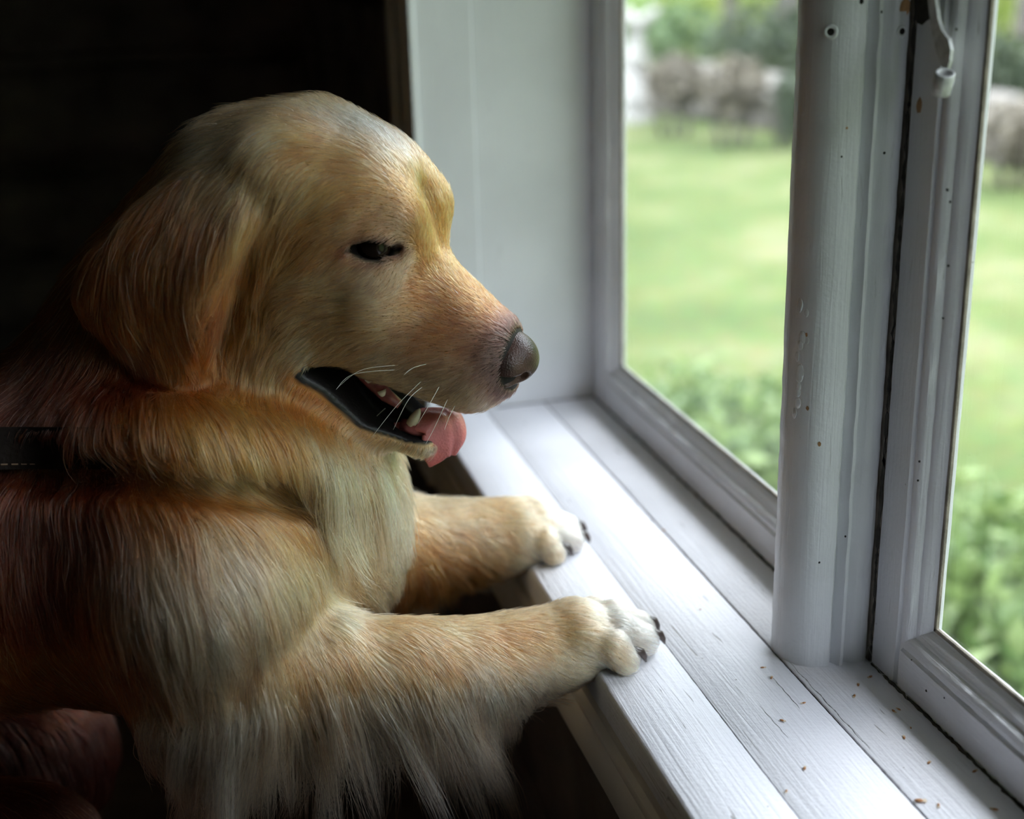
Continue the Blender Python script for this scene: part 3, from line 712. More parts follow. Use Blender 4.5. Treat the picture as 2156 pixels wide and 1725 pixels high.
# surface nets: one vertex per cell the surface crosses
def surface_nets(S, g0, vox):
    ins = S < 0
    nx, ny, nz = S.shape
    c = np.zeros((nx-1, ny-1, nz-1), np.uint8)
    for dx in (0, 1):
        for dy in (0, 1):
            for dz in (0, 1): c += ins[dx:nx-1+dx, dy:ny-1+dy, dz:nz-1+dz]
    act = (c > 0) & (c < 8); idx = np.argwhere(act); ids = np.full(act.shape, -1, np.int32); ids[act] = np.arange(len(idx))
    acc = np.zeros((len(idx), 3)); cnt = np.zeros(len(idx))
    cor = [(dx, dy, dz) for dx in (0, 1) for dy in (0, 1) for dz in (0, 1)]
    val = {q: S[idx[:, 0]+q[0], idx[:, 1]+q[1], idx[:, 2]+q[2]].astype(np.float64) for q in cor}
    for a in cor:
        for k in range(3):
            if a[k] == 0:
                b_ = list(a); b_[k] = 1; b_ = tuple(b_); va, vb = val[a], val[b_]; m = (va < 0) != (vb < 0)
                t = np.where(m, va/(va-vb+1e-12), 0); p = np.tile(np.array(a, float), (len(idx), 1)); p[:, k] += t
                acc[m] += p[m]; cnt[m] += 1
    V = g0+vox*(idx+acc/cnt[:, None]); Q = []
    for k in range(3):
        u, v = [(1, 2), (2, 0), (0, 1)][k]
        a = [slice(1, -1)]*3; a[k] = slice(0, -1); b_ = [slice(1, -1)]*3; b_[k] = slice(1, None)
        A, B = ins[tuple(a)], ins[tuple(b_)]
        for flip in (False, True):
            e = np.argwhere(A & ~B if not flip else B & ~A)
            off = np.array([1, 1, 1]); off[k] = 0; e = e+off
            def cell(du, dv):
                q = e.copy(); q[:, u] += du; q[:, v] += dv; return ids[q[:, 0], q[:, 1], q[:, 2]]
            f = np.stack([cell(-1, -1), cell(0, -1), cell(0, 0), cell(-1, 0)], 1)
            Q.append(f[:, ::-1] if flip else f)
    return V, np.concatenate(Q)
BV, BQ = surface_nets(SDF, G0, VOX)
# keep the largest connected piece only
par = np.arange(len(BV))
for _ in range(60):
    m = par[BQ].min(1); old = par.copy()
    for k in range(4): np.minimum.at(par, BQ[:, k], m)
    par = par[par]
    if np.array_equal(par, old): break
root = np.bincount(par).argmax(); keep = par == root; remap = np.cumsum(keep)-1
BQ = remap[BQ[keep[BQ[:, 0]]]]; BV = BV[keep]
BN = sdf_n(BV)
BV = BV-BN*sdf_at(BV)[:, None]*0.8

dog = empty('dog', (0.0, YM, ZFL))
tag(dog, 'golden retriever with open mouth resting its forepaws on the window sill', 'dog')
def child_of_dog(o):
    o.parent = dog; o.matrix_parent_inverse = Matrix.Translation(-Vector(dog.location)); return o
bme = bpy.data.meshes.new('m'); bme.from_pydata(BV.tolist(), [], BQ.tolist())
bme.polygons.foreach_set('use_smooth', [True]*len(bme.polygons))
body = child_of_dog(link('body', bme))

# ------------------------------------------------------------------ coat colour, some shade and sheen painted in: read off the photograph at hand-placed strokes
CR, GO, RU, BR_AND_SHADE, TA, GC, WH, DG = (.78, .56, .33), (.52, .265, .080), (.42, .165, .042), (.080, .030, .009), (.50, .285, .115), (.52, .41, .27), (.87, .78, .66), (.13, .11, .09)  # the dark brown also carries shade painted on neck and left flank
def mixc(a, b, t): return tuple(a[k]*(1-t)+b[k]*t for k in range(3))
LG = mixc(CR, GO, .5); THIGH_SHADE = (.050, .021, .006)  # the darkest brown paints the shade on the hind thigh
# x, y, direction in the picture (dx, dy), length mm, lift, colour
STROKES = [
 # muzzle and bridge
 (1035, 690, -.9, -.6, 5.2, .25, RU), (1000, 650, -.9, -.7, 6.5, .25, mixc(RU, GO, .3)), (960, 610, -.7, -.8, 6.5, .25, mixc(RU, GO, .5)), (940, 700, -1, -.15, 7.8, .25, RU), (900, 640, -1, -.25, 7.8, .25, RU), (870, 590, -.7, -.5, 7.8, .25, RU),
 (980, 745, -1, .1, 7.8, .25, mixc(RU, GC, .3)), (1030, 750, -.8, .2, 5.2, .3, DG), (1020, 720, -.9, -.1, 5.2, .3, mixc(DG, RU, .5)), (900, 740, -1, .2, 9.1, .25, mixc(RU, GC, .35)), (1000, 810, -.5, .6, 9.1, .3, GC), (1045, 805, -.2, .8, 6.5, .35, mixc(GC, DG, .35)),
 (950, 815, -.7, .5, 10.4, .3, mixc(GC, CR, .3)), (880, 800, -.9, .45, 10.4, .25, GC), (830, 780, -1, .4, 11.7, .25, mixc(GC, CR, .5)), (1040, 780, -.5, .5, 5.2, .3, DG), (1040, 710, -.9, -.3, 5.2, .3, DG), (1042, 765, -.6, .4, 5.2, .3, DG), (1050, 795, -.3, .7, 5.2, .3, DG), (1022, 765, -.8, .3, 6.5, .3, mixc(DG, GC, .4)), (1030, 735, -.9, .0, 5.2, .3, DG), (985, 845, -.3, .9, 10.4, .3, GC),
 # round the eye
 (795, 498, -.3, .8, 3.8, .5, mixc(RU, DG, .35)), (820, 496, -.1, .8, 3.6, .5, mixc(RU, DG, .5)), (770, 505, -.5, .7, 3.8, .5, mixc(RU, DG, .3)),
 (850, 480, -.5, -.8, 6, .25, mixc(GC, DG, .4)), (820, 475, -.9, -.3, 7, .25, mixc(GC, GO, .4)), (770, 480, -1, .25, 8, .25, LG), (735, 500, -1, .35, 9, .22, LG), (860, 530, -.2, .9, 5, .2, mixc(GC, DG, .4)), (800, 570, -.6, .8, 7, .2, mixc(GC, DG, .2)),
 (850, 575, -.5, .8, 7, .2, GC), (760, 560, -.9, .5, 8, .2, GC), (880, 500, .0, -1, 6, .25, GO),
 # forehead (white strokes paint its sheen), furrow, far brow
 (925, 540, -.15, -1, 6, .25, GO), (915, 460, -.2, -1, 8, .25, GO), (950, 460, .1, -1, 8, .35, GO), (900, 380, -.5, -.9, 10, .25, GO), (935, 400, -.1, -1, 9, .3, GO), (860, 310, -.8, -.7, 12, .25, LG), (820, 288, -.9, -.5, 13, .3, WH), (850, 305, -.85, -.6, 12, .3, WH), (785, 272, -.95, -.4, 13, .3, WH), (800, 310, -1, -.2, 13, .22, GO), (840, 340, -.9, -.3, 12, .22, GO), (850, 280, -.8, -.6, 12, .25, GO), (780, 265, -1, -.3, 13, .25, CR), (850, 400, -.8, -.3, 10, .22, mixc(GO, RU, .25)), (850, 440, -.8, -.3, 8, .25, mixc(GO, RU, .5)),
 # crown
 (720, 240, -1, -.1, 14, .22, LG), (640, 225, -1, .1, 15, .25, LG), (560, 235, -1, .25, 18, .3, LG), (500, 265, -1, .25, 24, .35, LG), (440, 310, -1, -.35, 30, .8, CR), (470, 300, -1, -.2, 30, .7, CR), (750, 330, -1, .1, 14, .2, GO), (660, 310, -1, .3, 16, .2, GO), (570, 310, -.9, .55, 20, .25, LG), (500, 340, -.9, .3, 25, .3, LG),
 (780, 400, -1, .1, 12, .2, GO), (700, 400, -1, .45, 15, .2, GO), (630, 400, -.7, .8, 20, .2, LG), (580, 420, -.4, 1, 30, .22, GO),
 # cheek
 (700, 450, -.9, .5, 13, .2, GO), (640, 480, -.6, .9, 18, .2, GO), (690, 525, -1, .2, 11, .2, mixc(GO, RU, .4)), (620, 540, -.7, .6, 16, .2, mixc(GO, RU, .4)), (740, 600, -1, .2, 9, .2, LG), (670, 590, -1, .25, 12, .2, LG), (610, 600, -.9, .5, 16, .22, LG), (820, 650, -1, .0, 8, .22, mixc(GO, GC, .4)),
 (760, 680, -1, .25, 9, .2, mixc(GO, GC, .3)), (690, 660, -1, .4, 13, .2, LG), (610, 680, -.7, .8, 20, .22, LG), (650, 725, -.9, .6, 16, .2, CR), (560, 740, -.4, 1, 26, .25, LG), (545, 640, -.3, 1, 24, .25, GO),
 # lower jaw and throat
 (700, 850, -1, .45, 10, .2, RU), (760, 905, -1, .4, 9, .25, mixc(RU, CR, .4)), (850, 938, -.5, .8, 9, .5, mixc(TA, CR, .5)), (905, 942, .1, 1, 9, .6, CR), (640, 800, -.8, .7, 16, .2, RU), (600, 820, -.3, 1, 26, .25, RU), (660, 880, -.3, 1, 24, .25, GO), (540, 830, -.1, 1, 32, .25, GO),
 # near ear
 (480, 350, -.5, .8, 26, .2, LG), (540, 390, -.3, 1, 30, .2, LG), (430, 400, -.4, .95, 34, .25, mixc(RU, BR_AND_SHADE, .35)), (380, 370, -.6, .8, 34, .25, mixc(RU, BR_AND_SHADE, .35)), (320, 440, -.5, .9, 36, .3, mixc(RU, BR_AND_SHADE, .6)), (250, 520, -.4, 1, 36, .3, mixc(RU, BR_AND_SHADE, .6)), (450, 480, -.2, 1, 36, .25, mixc(RU, BR_AND_SHADE, .6)), (550, 480, -.15, 1, 34, .25, mixc(GO, RU, .3)),
 (380, 540, -.1, 1, 36, .25, mixc(RU, BR_AND_SHADE, .5)), (480, 580, -.3, 1, 36, .25, mixc(RU, BR_AND_SHADE, .5)), (300, 580, -.2, 1, 34, .3, mixc(RU, BR_AND_SHADE, .6)), (360, 660, .2, 1, 30, .22, mixc(RU, BR_AND_SHADE, .35)), (450, 680, .05, 1, 26, .2, mixc(RU, BR_AND_SHADE, .35)), (420, 760, .2, 1, 14, .2, mixc(RU, BR_AND_SHADE, .35)), (480, 740, -.1, 1, 14, .2, RU), (515, 600, -.2, 1, 34, .25, mixc(RU, BR_AND_SHADE, .35)), (270, 620, .3, 1, 34, .3, mixc(RU, BR_AND_SHADE, .35)),
 (575, 400, -.15, 1, 38, .4, LG), (590, 440, -.05, 1, 36, .4, mixc(RU, BR_AND_SHADE, .35)), (560, 520, -.2, 1, 36, .4, mixc(RU, BR_AND_SHADE, .35)), (520, 560, -.25, 1, 36, .4, mixc(GO, RU, .4)), (505, 680, -.1, 1, 26, .3, RU),
 # neck, dark brown strokes painting in its shade
 (190, 600, -.35, 1, 30, .25, mixc(BR_AND_SHADE, GO, .3)), (110, 720, -.4, 1, 34, .25, BR_AND_SHADE), (30, 860, -.4, 1, 34, .25, BR_AND_SHADE), (200, 760, -.1, 1, 40, .25, BR_AND_SHADE), (300, 780, .1, 1, 40, .25, BR_AND_SHADE), (150, 860, -.1, 1, 34, .2, BR_AND_SHADE), (300, 870, .2, 1, 40, .25, mixc(BR_AND_SHADE, GO, .4)), (380, 880, .4, 1, 45, .28, GO), (450, 870, .5, 1, 45, .28, GO), (480, 950, .8, .7, 40, .28, LG), (400, 960, .6, .8, 36, .25, LG),
 (560, 900, .5, 1, 50, .3, GO), (620, 930, .5, 1, 55, .3, mixc(GO, CR, .3)), (680, 960, .1, 1, 85, .5, CR), (640, 1010, .1, 1, 75, .45, CR), (730, 1000, .25, 1, 66, .45, CR), (790, 990, .5, 1, 55, .5, CR), (700, 920, .2, 1, 50, .3, mixc(GO, CR, .4)), (550, 990, .6, .7, 45, .28, GO),
 # body, left flank with shade painted in as dark brown
 (60, 1040, -.1, 1, 38, .2, BR_AND_SHADE), (200, 1030, .2, 1, 38, .2, BR_AND_SHADE), (330, 1040, .5, .8, 38, .22, mixc(BR_AND_SHADE, GO, .5)), (450, 1040, .9, .5, 34, .2, mixc(BR_AND_SHADE, GO, .7)), (560, 1080, 1, .3, 34, .2, mixc(GO, RU, .5)), (680, 1090, .9, .6, 36, .25, GO), (760, 1080, .6, .9, 44, .42, LG), (800, 1150, .9, .5, 46, .5, CR), (700, 1170, .9, .5, 40, .35, LG), (780, 1230, .9, .4, 46, .5, CR), (750, 1280, .5, .6, 26, .25, RU), (690, 1270, .8, .4, 26, .2, CR), (820, 1090, .8, .5, 44, .5, CR),
 (100, 1180, .0, 1, 40, .2, BR_AND_SHADE), (230, 1180, .2, 1, 40, .22, mixc(BR_AND_SHADE, GC, .3)), (350, 1170, .4, .9, 42, .22, mixc(GC, GO, .3)), (470, 1170, .6, .8, 40, .22, GC), (600, 1190, .8, .6, 36, .22, LG), (330, 1300, .2, 1, 44, .22, GC), (450, 1300, .25, 1, 44, .22, GC), (560, 1300, .4, .9, 36, .22, mixc(GC, LG, .5)), (640, 1300, .5, .8, 26, .2, LG),
 (200, 1320, .2, 1, 40, .22, mixc(BR_AND_SHADE, RU, .5)), (100, 1340, .5, .8, 38, .22, mixc(BR_AND_SHADE, RU, .6)), (60, 1330, .6, .8, 36, .22, RU), (150, 1430, .7, .7, 34, .25, RU), (260, 1440, .5, .8, 34, .22, RU), (330, 1420, .3, 1, 40, .22, mixc(RU, GC, .4)),
 (130, 790, -.3, 1, 36, .25, BR_AND_SHADE), (240, 830, .0, 1, 38, .25, BR_AND_SHADE), (80, 910, -.2, 1, 34, .2, BR_AND_SHADE), (30, 1000, -.1, 1, 36, .2, BR_AND_SHADE), (130, 1100, .1, 1, 38, .2, BR_AND_SHADE), (40, 1150, .0, 1, 38, .2, BR_AND_SHADE), (180, 1240, .1, 1, 40, .22, mixc(BR_AND_SHADE, RU, .2)), (60, 1250, .3, .9, 38, .22, BR_AND_SHADE), (260, 1360, .2, 1, 40, .22, mixc(BR_AND_SHADE, RU, .4)), (250, 1000, .2, 1, 36, .2, BR_AND_SHADE), (230, 700, -.1, 1, 36, .25, mixc(BR_AND_SHADE, GO, .2)), (270, 920, .2, 1, 38, .25, mixc(BR_AND_SHADE, GO, .2)),
 # near arm and elbow
 (400, 1420, .05, 1, 46, .22, GC), (500, 1400, .1, 1, 40, .22, mixc(GC, TA, .4)), (400, 1540, -.35, 1, 72, .3, mixc(GC, WH, .4)), (330, 1520, -.6, .8, 58, .4, mixc(GC, WH, .4)), (470, 1540, -.1, 1, 100, .35, mixc(GC, WH, .45)), (560, 1480, .0, 1, 95, .3, mixc(GC, WH, .2)),
 (600, 1350, .5, .7, 16, .18, mixc(TA, LG, .5)), (700, 1330, .7, .5, 12, .18, LG), (620, 1420, .2, 1, 24, .2, TA), (720, 1400, .5, .8, 15, .18, TA), (820, 1340, .8, .4, 11, .18, LG), (830, 1400, .6, .7, 14, .18, TA), (950, 1340, .8, .5, 11, .18, LG), (940, 1400, .5, .8, 14, .18, mixc(TA, RU, .3)), (1000, 1430, .3, 1, 20, .2, mixc(GC, WH, .4)), (1050, 1370, .8, .5, 11, .18, TA),
 (700, 1460, .15, 1, 120, .35, mixc(GC, WH, .35)), (800, 1465, .25, 1, 130, .38, mixc(GC, WH, .35)), (900, 1470, .35, 1, 130, .4, mixc(GC, WH, .3)), (980, 1480, .45, 1, 110, .42, mixc(GC, WH, .2)), (1060, 1460, .5, .9, 48, .35, mixc(GC, WH, .3)), (1130, 1430, .6, .7, 12, .22, mixc(GC, WH, .4)), (1130, 1370, .8, .5, 10, .18, TA), (1180, 1330, .9, .2, 9, .2, LG), (1240, 1300, 1, .1, 8, .2, CR), (1300, 1310, 1, .2, 11, .35, WH), (1340, 1340, 1, .3, 10, .35, WH), (1250, 1360, .9, .4, 9, .22, CR), (1290, 1390, .8, .5, 10, .35, CR), (1200, 1410, .7, .6, 10, .22, CR),
 # far foreleg
 (860, 1080, 1, .1, 12, .2, CR), (860, 1150, .8, .5, 16, .2, mixc(GO, RU, .3)), (960, 1090, 1, .1, 10, .2, CR), (960, 1140, .9, .4, 12, .2, mixc(TA, RU, .4)), (900, 1200, .5, .9, 52, .35, mixc(TA, RU, .5)), (980, 1180, .6, .8, 36, .3, mixc(TA, RU, .5)), (1050, 1090, 1, .1, 9, .2, LG), (1060, 1150, .8, .5, 11, .2, TA), (1120, 1090, 1, .0, 8, .2, CR), (1180, 1090, 1, .3, 10, .35, WH), (1200, 1130, .9, .4, 10, .35, WH), (1120, 1150, .9, .5, 9, .2, CR), (1150, 1175, .8, .5, 8, .25, CR), (830, 1230, .3, 1, 54, .35, mixc(TA, BR_AND_SHADE, .3)),
 # hind thigh, its shade painted in as the darkest brown
 (40, 1640, .4, .9, 38, .25, THIGH_SHADE), (100, 1680, .3, 1, 38, .25, THIGH_SHADE), (20, 1700, .4, .9, 38, .25, THIGH_SHADE), (40, 1580, .5, .8, 36, .25, THIGH_SHADE), (150, 1620, .4, 1, 36, .25, THIGH_SHADE), (180, 1700, .2, 1, 36, .25, THIGH_SHADE), (100, 1560, .5, .8, 36, .25, THIGH_SHADE), (200, 1600, .4, 1, 36, .25, THIGH_SHADE), (240, 1660, .2, 1, 36, .25, THIGH_SHADE),
]
sp, sd, sl_, sf, sc, sn = [], [], [], [], [], []
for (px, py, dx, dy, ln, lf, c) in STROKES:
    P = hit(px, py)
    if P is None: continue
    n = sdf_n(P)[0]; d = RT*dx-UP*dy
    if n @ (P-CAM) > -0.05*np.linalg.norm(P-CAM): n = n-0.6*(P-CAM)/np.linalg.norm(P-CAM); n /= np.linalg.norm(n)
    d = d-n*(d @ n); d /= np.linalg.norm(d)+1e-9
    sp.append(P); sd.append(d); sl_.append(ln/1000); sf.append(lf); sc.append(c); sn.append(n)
# the hidden side of head, chest and neck mirrors the visible one
n0 = len(sp)
for i in range(n0):
    if proj(sp[i])[1] < 900 and proj(sp[i])[0] > 430:
        sp.append(mir(sp[i])); sd.append(sd[i]-2*(sd[i] @ HN)*HN); sn.append(sn[i]-2*(sn[i] @ HN)*HN)
    else:
        q = sp[i].copy(); q[1] = 2*YM-q[1]; m = np.array([1, -1, 1])
        if q[1] < sp[i][1]+0.03: continue
        sp.append(q); sd.append(sd[i]*m); sn.append(sn[i]*m)
    sl_.append(sl_[i]); sf.append(sf[i]); sc.append(sc[i])
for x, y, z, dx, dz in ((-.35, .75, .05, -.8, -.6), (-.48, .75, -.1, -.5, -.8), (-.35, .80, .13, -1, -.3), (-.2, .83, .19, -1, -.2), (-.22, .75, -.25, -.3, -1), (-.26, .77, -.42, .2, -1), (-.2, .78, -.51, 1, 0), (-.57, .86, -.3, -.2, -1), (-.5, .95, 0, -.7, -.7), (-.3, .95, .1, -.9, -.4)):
    sp.append(np.array([x, y, z])); sd.append(np.array([dx, 0, dz])); sn.append(np.array([0, -1 if y < .86 else 1, .3])); sl_.append(.035); sf.append(.22); sc.append(mixc(BR_AND_SHADE, GO, .4))
SP, SD, SL, SF, SC, SN = map(np.array, (sp, sd, sl_, sf, sc, sn))
def groom(P, Nn):
    """direction, length, lift and colour of the coat at surface points, from the nearest strokes"""
    D = np.zeros((len(P), 3)); Lh = np.zeros(len(P)); Lf = np.zeros(len(P)); Cc = np.zeros((len(P), 3))
    for a in range(0, len(P), 20000):
        s = slice(a, a+20000)
        d2 = ((P[s][:, None, :]-SP[None])**2).sum(2)
        w = 1/(d2+0.00012)**1.7*(0.12+np.clip(Nn[s] @ SN.T, 0, 1))**1.5
        w /= w.sum(1, keepdims=True)
        D[s] = w @ SD; Lh[s] = w @ SL; Lf[s] = w @ SF; Cc[s] = w @ SC
    D -= Nn*(D*Nn).sum(1, keepdims=True); D /= np.linalg.norm(D, axis=1, keepdims=True)+1e-9
    return D, Lh, Lf, Cc
# bare places: lips and mouth, lids, nose leather, pads
NC = hp(1063, 750, 0); NA = math.radians(27)
NFv = HF*math.cos(NA)-np.array([0, 0, 1])*math.sin(NA); NUv = HF*math.sin(NA)+np.array([0, 0, 1])*math.cos(NA)
def seg_d(P, a, b):
    ba = b-a; t = np.clip(((P-a) @ ba)/(ba @ ba), 0, 1); return np.linalg.norm(P-a-t[:, None]*ba, axis=1)
def bare(P):
    m2 = mouth2d(P[:, 0], P[:, 1], P[:, 2]); inhead = np.linalg.norm(P-hp(820, 840, 0), axis=1) < 0.085
    tc = np.clip(((P-hp(690, 756, 0)) @ HF)/0.07, 0, 1)
    # the lower lip is a broad black band, the upper one a thin rim
    Ub = (P-HP0) @ HF; zl = np.interp(Ub, [(m[0]-HP0) @ HF for m in MOUTH], [m[0][2] for m in MOUTH])
    low = P[:, 2] < zl
    lip = np.where(low, np.clip(1-(m2-0.0045*(1-0.6*tc))/0.0015, 0, 1), np.clip(1-(m2-0.0008)/0.0010, 0, 1))*inhead
    lid = np.zeros(len(P))
    for E_, n_, t_, u_ in EYES:
        q = P-E_; tt, uu, nn_ = q @ t_, q @ u_+0.0006, q @ n_
        g = np.abs(uu)-0.0066*np.clip(1-((tt+0.001)/0.0178)**2, -.2, 1)
        lid = np.maximum(lid, np.clip(1-g/0.0012, 0, 1)*(np.abs(tt) < 0.0185)*(nn_ > 0.001))
    q = P-NC; e = np.sqrt((q @ NFv/0.0245)**2+(q @ HN/0.0250)**2+(q @ NUv/0.0205)**2)
    nose = np.clip((1.0-e)/0.12, 0, 1)
    return lip, lid, nose
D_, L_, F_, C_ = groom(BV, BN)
# dark coat round the eyes and the nose leather
hal = np.zeros(len(BV))
for E_, n_, t_, u_ in EYES:
    q = BV-E_; tt, uu, nn_ = q @ t_, q @ u_+0.0006, q @ n_
    g = np.abs(uu)-0.0072*np.clip(1-((tt+0.001)/0.0200)**2, -.3, 1)
    hal = np.maximum(hal, np.clip(1-g/0.0045, 0, 1)*(np.abs(tt) < 0.024)*(nn_ > -0.004))
q = BV-NC; e = np.sqrt((q @ NFv/0.0245)**2+(q @ HN/0.0250)**2+(q @ NUv/0.0205)**2); hal = np.maximum(hal*0.8, np.clip((1.42-e)/0.35, 0, 1))
C_ = C_*(1-hal[:, None])+np.array(DG)*0.55*hal[:, None]
lip, lid, nose = bare(BV)
mk = np.maximum(np.maximum(lip, lid), nose)[:, None]
dark = np.array([0.012, 0.010, 0.011])
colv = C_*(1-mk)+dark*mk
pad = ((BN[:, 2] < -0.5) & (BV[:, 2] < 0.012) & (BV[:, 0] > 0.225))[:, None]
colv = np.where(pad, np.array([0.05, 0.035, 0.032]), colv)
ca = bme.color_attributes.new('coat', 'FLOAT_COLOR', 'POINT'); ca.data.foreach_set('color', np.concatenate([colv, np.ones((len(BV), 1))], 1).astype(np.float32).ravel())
la = bme.attributes.new('wet', 'FLOAT', 'POINT'); la.data.foreach_set('value', np.maximum(lip*(mouth2d(BV[:, 0], BV[:, 1], BV[:, 2]) > -0.0025), nose*0.6).astype(np.float32))
m, nt, b = new_mat('coat_skin'); at = N(nt, 'ShaderNodeAttribute', attribute_name='coat'); aw = N(nt, 'ShaderNodeAttribute', attribute_name='wet')
nt.links.new(at.outputs['Color'], b.inputs['Base Color'])
rr_ = N(nt, 'ShaderNodeMapRange'); rr_.inputs[3].default_value = 0.85; rr_.inputs[4].default_value = 0.42; nt.links.new(aw.outputs['Fac'], rr_.inputs[0]); nt.links.new(rr_.outputs[0], b.inputs['Roughness'])
ss_ = N(nt, 'ShaderNodeMapRange'); ss_.inputs[3].default_value = 0.03; ss_.inputs[4].default_value = 0.28; nt.links.new(aw.outputs['Fac'], ss_.inputs[0]); nt.links.new(ss_.outputs[0], b.inputs['Specular IOR Level'])
nz = N(nt, 'ShaderNodeTexNoise'); nz.inputs['Scale'].default_value = 420; bpn = N(nt, 'ShaderNodeBump'); bpn.inputs['Strength'].default_value = 0.3; bpn.inputs['Distance'].default_value = 0.001
tcn = N(nt, 'ShaderNodeTexCoord'); nt.links.new(tcn.outputs['Object'], nz.inputs['Vector']); nt.links.new(nz.outputs['Fac'], bpn.inputs['Height']); nt.links.new(bpn.outputs['Normal'], b.inputs['Normal'])
bme.materials.append(m)

# ------------------------------------------------------------------ nose leather, eyes, mouth parts, claws, whiskers
def field_mesh(fn, c, half, vox):
    n = int(2*half/vox); g0 = np.asarray(c)-half; ax = [g0[k]+vox*np.arange(n) for k in range(3)]
    X, Y, Z = np.meshgrid(*ax, indexing='ij'); S = fn(X, Y, Z); V, Q = surface_nets(S, g0, vox)
    me = bpy.data.meshes.new('m'); me.from_pydata(V.tolist(), [], Q.tolist()); me.polygons.foreach_set('use_smooth', [True]*len(me.polygons)); return me
def nose_fn(X, Y, Z):
    x, y, z = X-NC[0], Y-NC[1], Z-NC[2]
    f = x*NFv[0]+y*NFv[1]+z*NFv[2]; w = np.abs(x*HN[0]+y*HN[1]+z*HN[2]); u = x*NUv[0]+y*NUv[1]+z*NUv[2]
    def ell(cf, cw, cu, rf, rw, ru):
        k = np.sqrt(((f-cf)/rf)**2+((w-cw)/rw)**2+((u-cu)/ru)**2); return (k-1)*min(rf, rw, ru)
    def cap(a, b_, ra, rb): 
        ba = np.array(b_)-np.array(a); t = np.clip(((f-a[0])*ba[0]+(w-a[1])*ba[1]+(u-a[2])*ba[2])/(ba @ ba), 0, 1)
        return np.sqrt((f-a[0]-t*ba[0])**2+(w-a[1]-t*ba[1])**2+(u-a[2]-t*ba[2])**2)-(ra+(rb-ra)*t)
    d = ell(0.003, 0, 0.002, .0185, .0190, .0160)
    d = smin(d, ell(0.0005, .0135, -.003, .0160, .0105, .0120), .005)          # wings
    d = smin(d, ell(0.003, 0, -.012, .0095, .0062, .0085), .006)              # philtrum
    d = smax(d, -cap((.0175, .0115, -.0035), (.0110, .0205, -.0070), .0056, .0040), .0018)   # nostril
    d = smax(d, -cap((.0110, .0205, -.0070), (.0000, .0245, -.0060), .0040, .0016), .0015)
    d = smax(d, -cap((.0218, 0, .002), (.0135, 0, -.022), .0012, .0014), .0018)              # groove
    return d
mn, nt, b = new_mat('moist_nose_leather'); tcn = N(nt, 'ShaderNodeTexCoord')
vo = N(nt, 'ShaderNodeTexVoronoi'); vo.inputs['Scale'].default_value = 950; nt.links.new(tcn.outputs['Object'], vo.inputs['Vector'])
bpn = N(nt, 'ShaderNodeBump'); bpn.inputs['Strength'].default_value = 0.35; bpn.inputs['Distance'].default_value = 0.0006; nt.links.new(vo.outputs['Distance'], bpn.inputs['Height']); nt.links.new(bpn.outputs['Normal'], b.inputs['Normal'])
nz = N(nt, 'ShaderNodeTexNoise'); nz.inputs['Scale'].default_value = 60; nt.links.new(tcn.outputs['Object'], nz.inputs['Vector'])
rp = N(nt, 'ShaderNodeValToRGB'); rp.color_ramp.elements[0].color = (0.034, 0.018, 0.015, 1); rp.color_ramp.elements[1].color = (0.085, 0.042, 0.034, 1); rp.color_ramp.elements[0].position = .35; rp.color_ramp.elements[1].position = .6
nt.links.new(nz.outputs['Fac'], rp.inputs['Fac']); nt.links.new(rp.outputs['Color'], b.inputs['Base Color']); b.inputs['Roughness'].default_value = 0.36; b.inputs['Specular IOR Level'].default_value = 0.30
nose_o = child_of_dog(link('nose', field_mesh(nose_fn, NC, 0.030, 0.0008), mn)); tag(nose_o, 'moist dark brown nose leather')
me_, nt, b = new_mat('dark_brown_eye'); b.inputs['Base Color'].default_value = (0.012, 0.007, 0.005, 1); b.inputs['Roughness'].default_value = 0.10; b.inputs['Specular IOR Level'].default_value = 0.22
for E_, n_, t_, u_ in EYES:
    bm = bmesh.new(); bmesh.ops.create_uvsphere(bm, u_segments=32, v_segments=20, radius=ER)
    for v in bm.verts:
        c = np.array(v.co); k = max(0, (c @ n_)/ER); v.co = Vector(c*(1+0.05*k**6))
    bmesh.ops.translate(bm, verts=bm.verts[:], vec=Vector(E_)); child_of_dog(tag(link('eye', bm_mesh(bm, True), me_), 'dark brown eye under a lowered lid'))
# tongue
M_tong = simple('wet_pink_tongue', (0.55, 0.17, 0.17), 0.22, 0.18, 90, 0.35, 700, sub=0.15)
M_gum = simple('dark_pink_gum', (0.30, 0.085, 0.085), 0.25, 0.4, 120, 0.2, 400)
M_tooth = simple('ivory_tooth', (0.72, 0.66, 0.52), 0.22, 0.1, 200)
M_claw = simple('dark_brown_claw', (0.055, 0.036, 0.030), 0.3, 0.4, 300)
path = [hp(*q) for q in ((800, 866, 0), (860, 866, 0), (908, 862, 0), (942, 870, 0), (957, 900, 0), (960, 934, 0), (955, 962, 0))]
hw = [.014, .016, .0175, .0185, .0185, .0170, .0085]
def catmull(P, n):
    P = [np.asarray(p, float) for p in P]; out = []
    for i in range(len(P)-1):
        p0, p1, p2, p3 = P[max(i-1, 0)], P[i], P[i+1], P[min(i+2, len(P)-1)]
        for t in np.linspace(0, 1, n, endpoint=False):
            out.append(0.5*((2*p1)+(-p0+p2)*t+(2*p0-5*p1+4*p2-p3)*t*t+(-p0+3*p1-3*p2+p3)*t**3))
    out.append(P[-1]); return np.array(out)
tp = catmull(path, 6); th_ = catmull([np.array([h]) for h in hw], 6)[:, 0]
nw = 16; rows = []
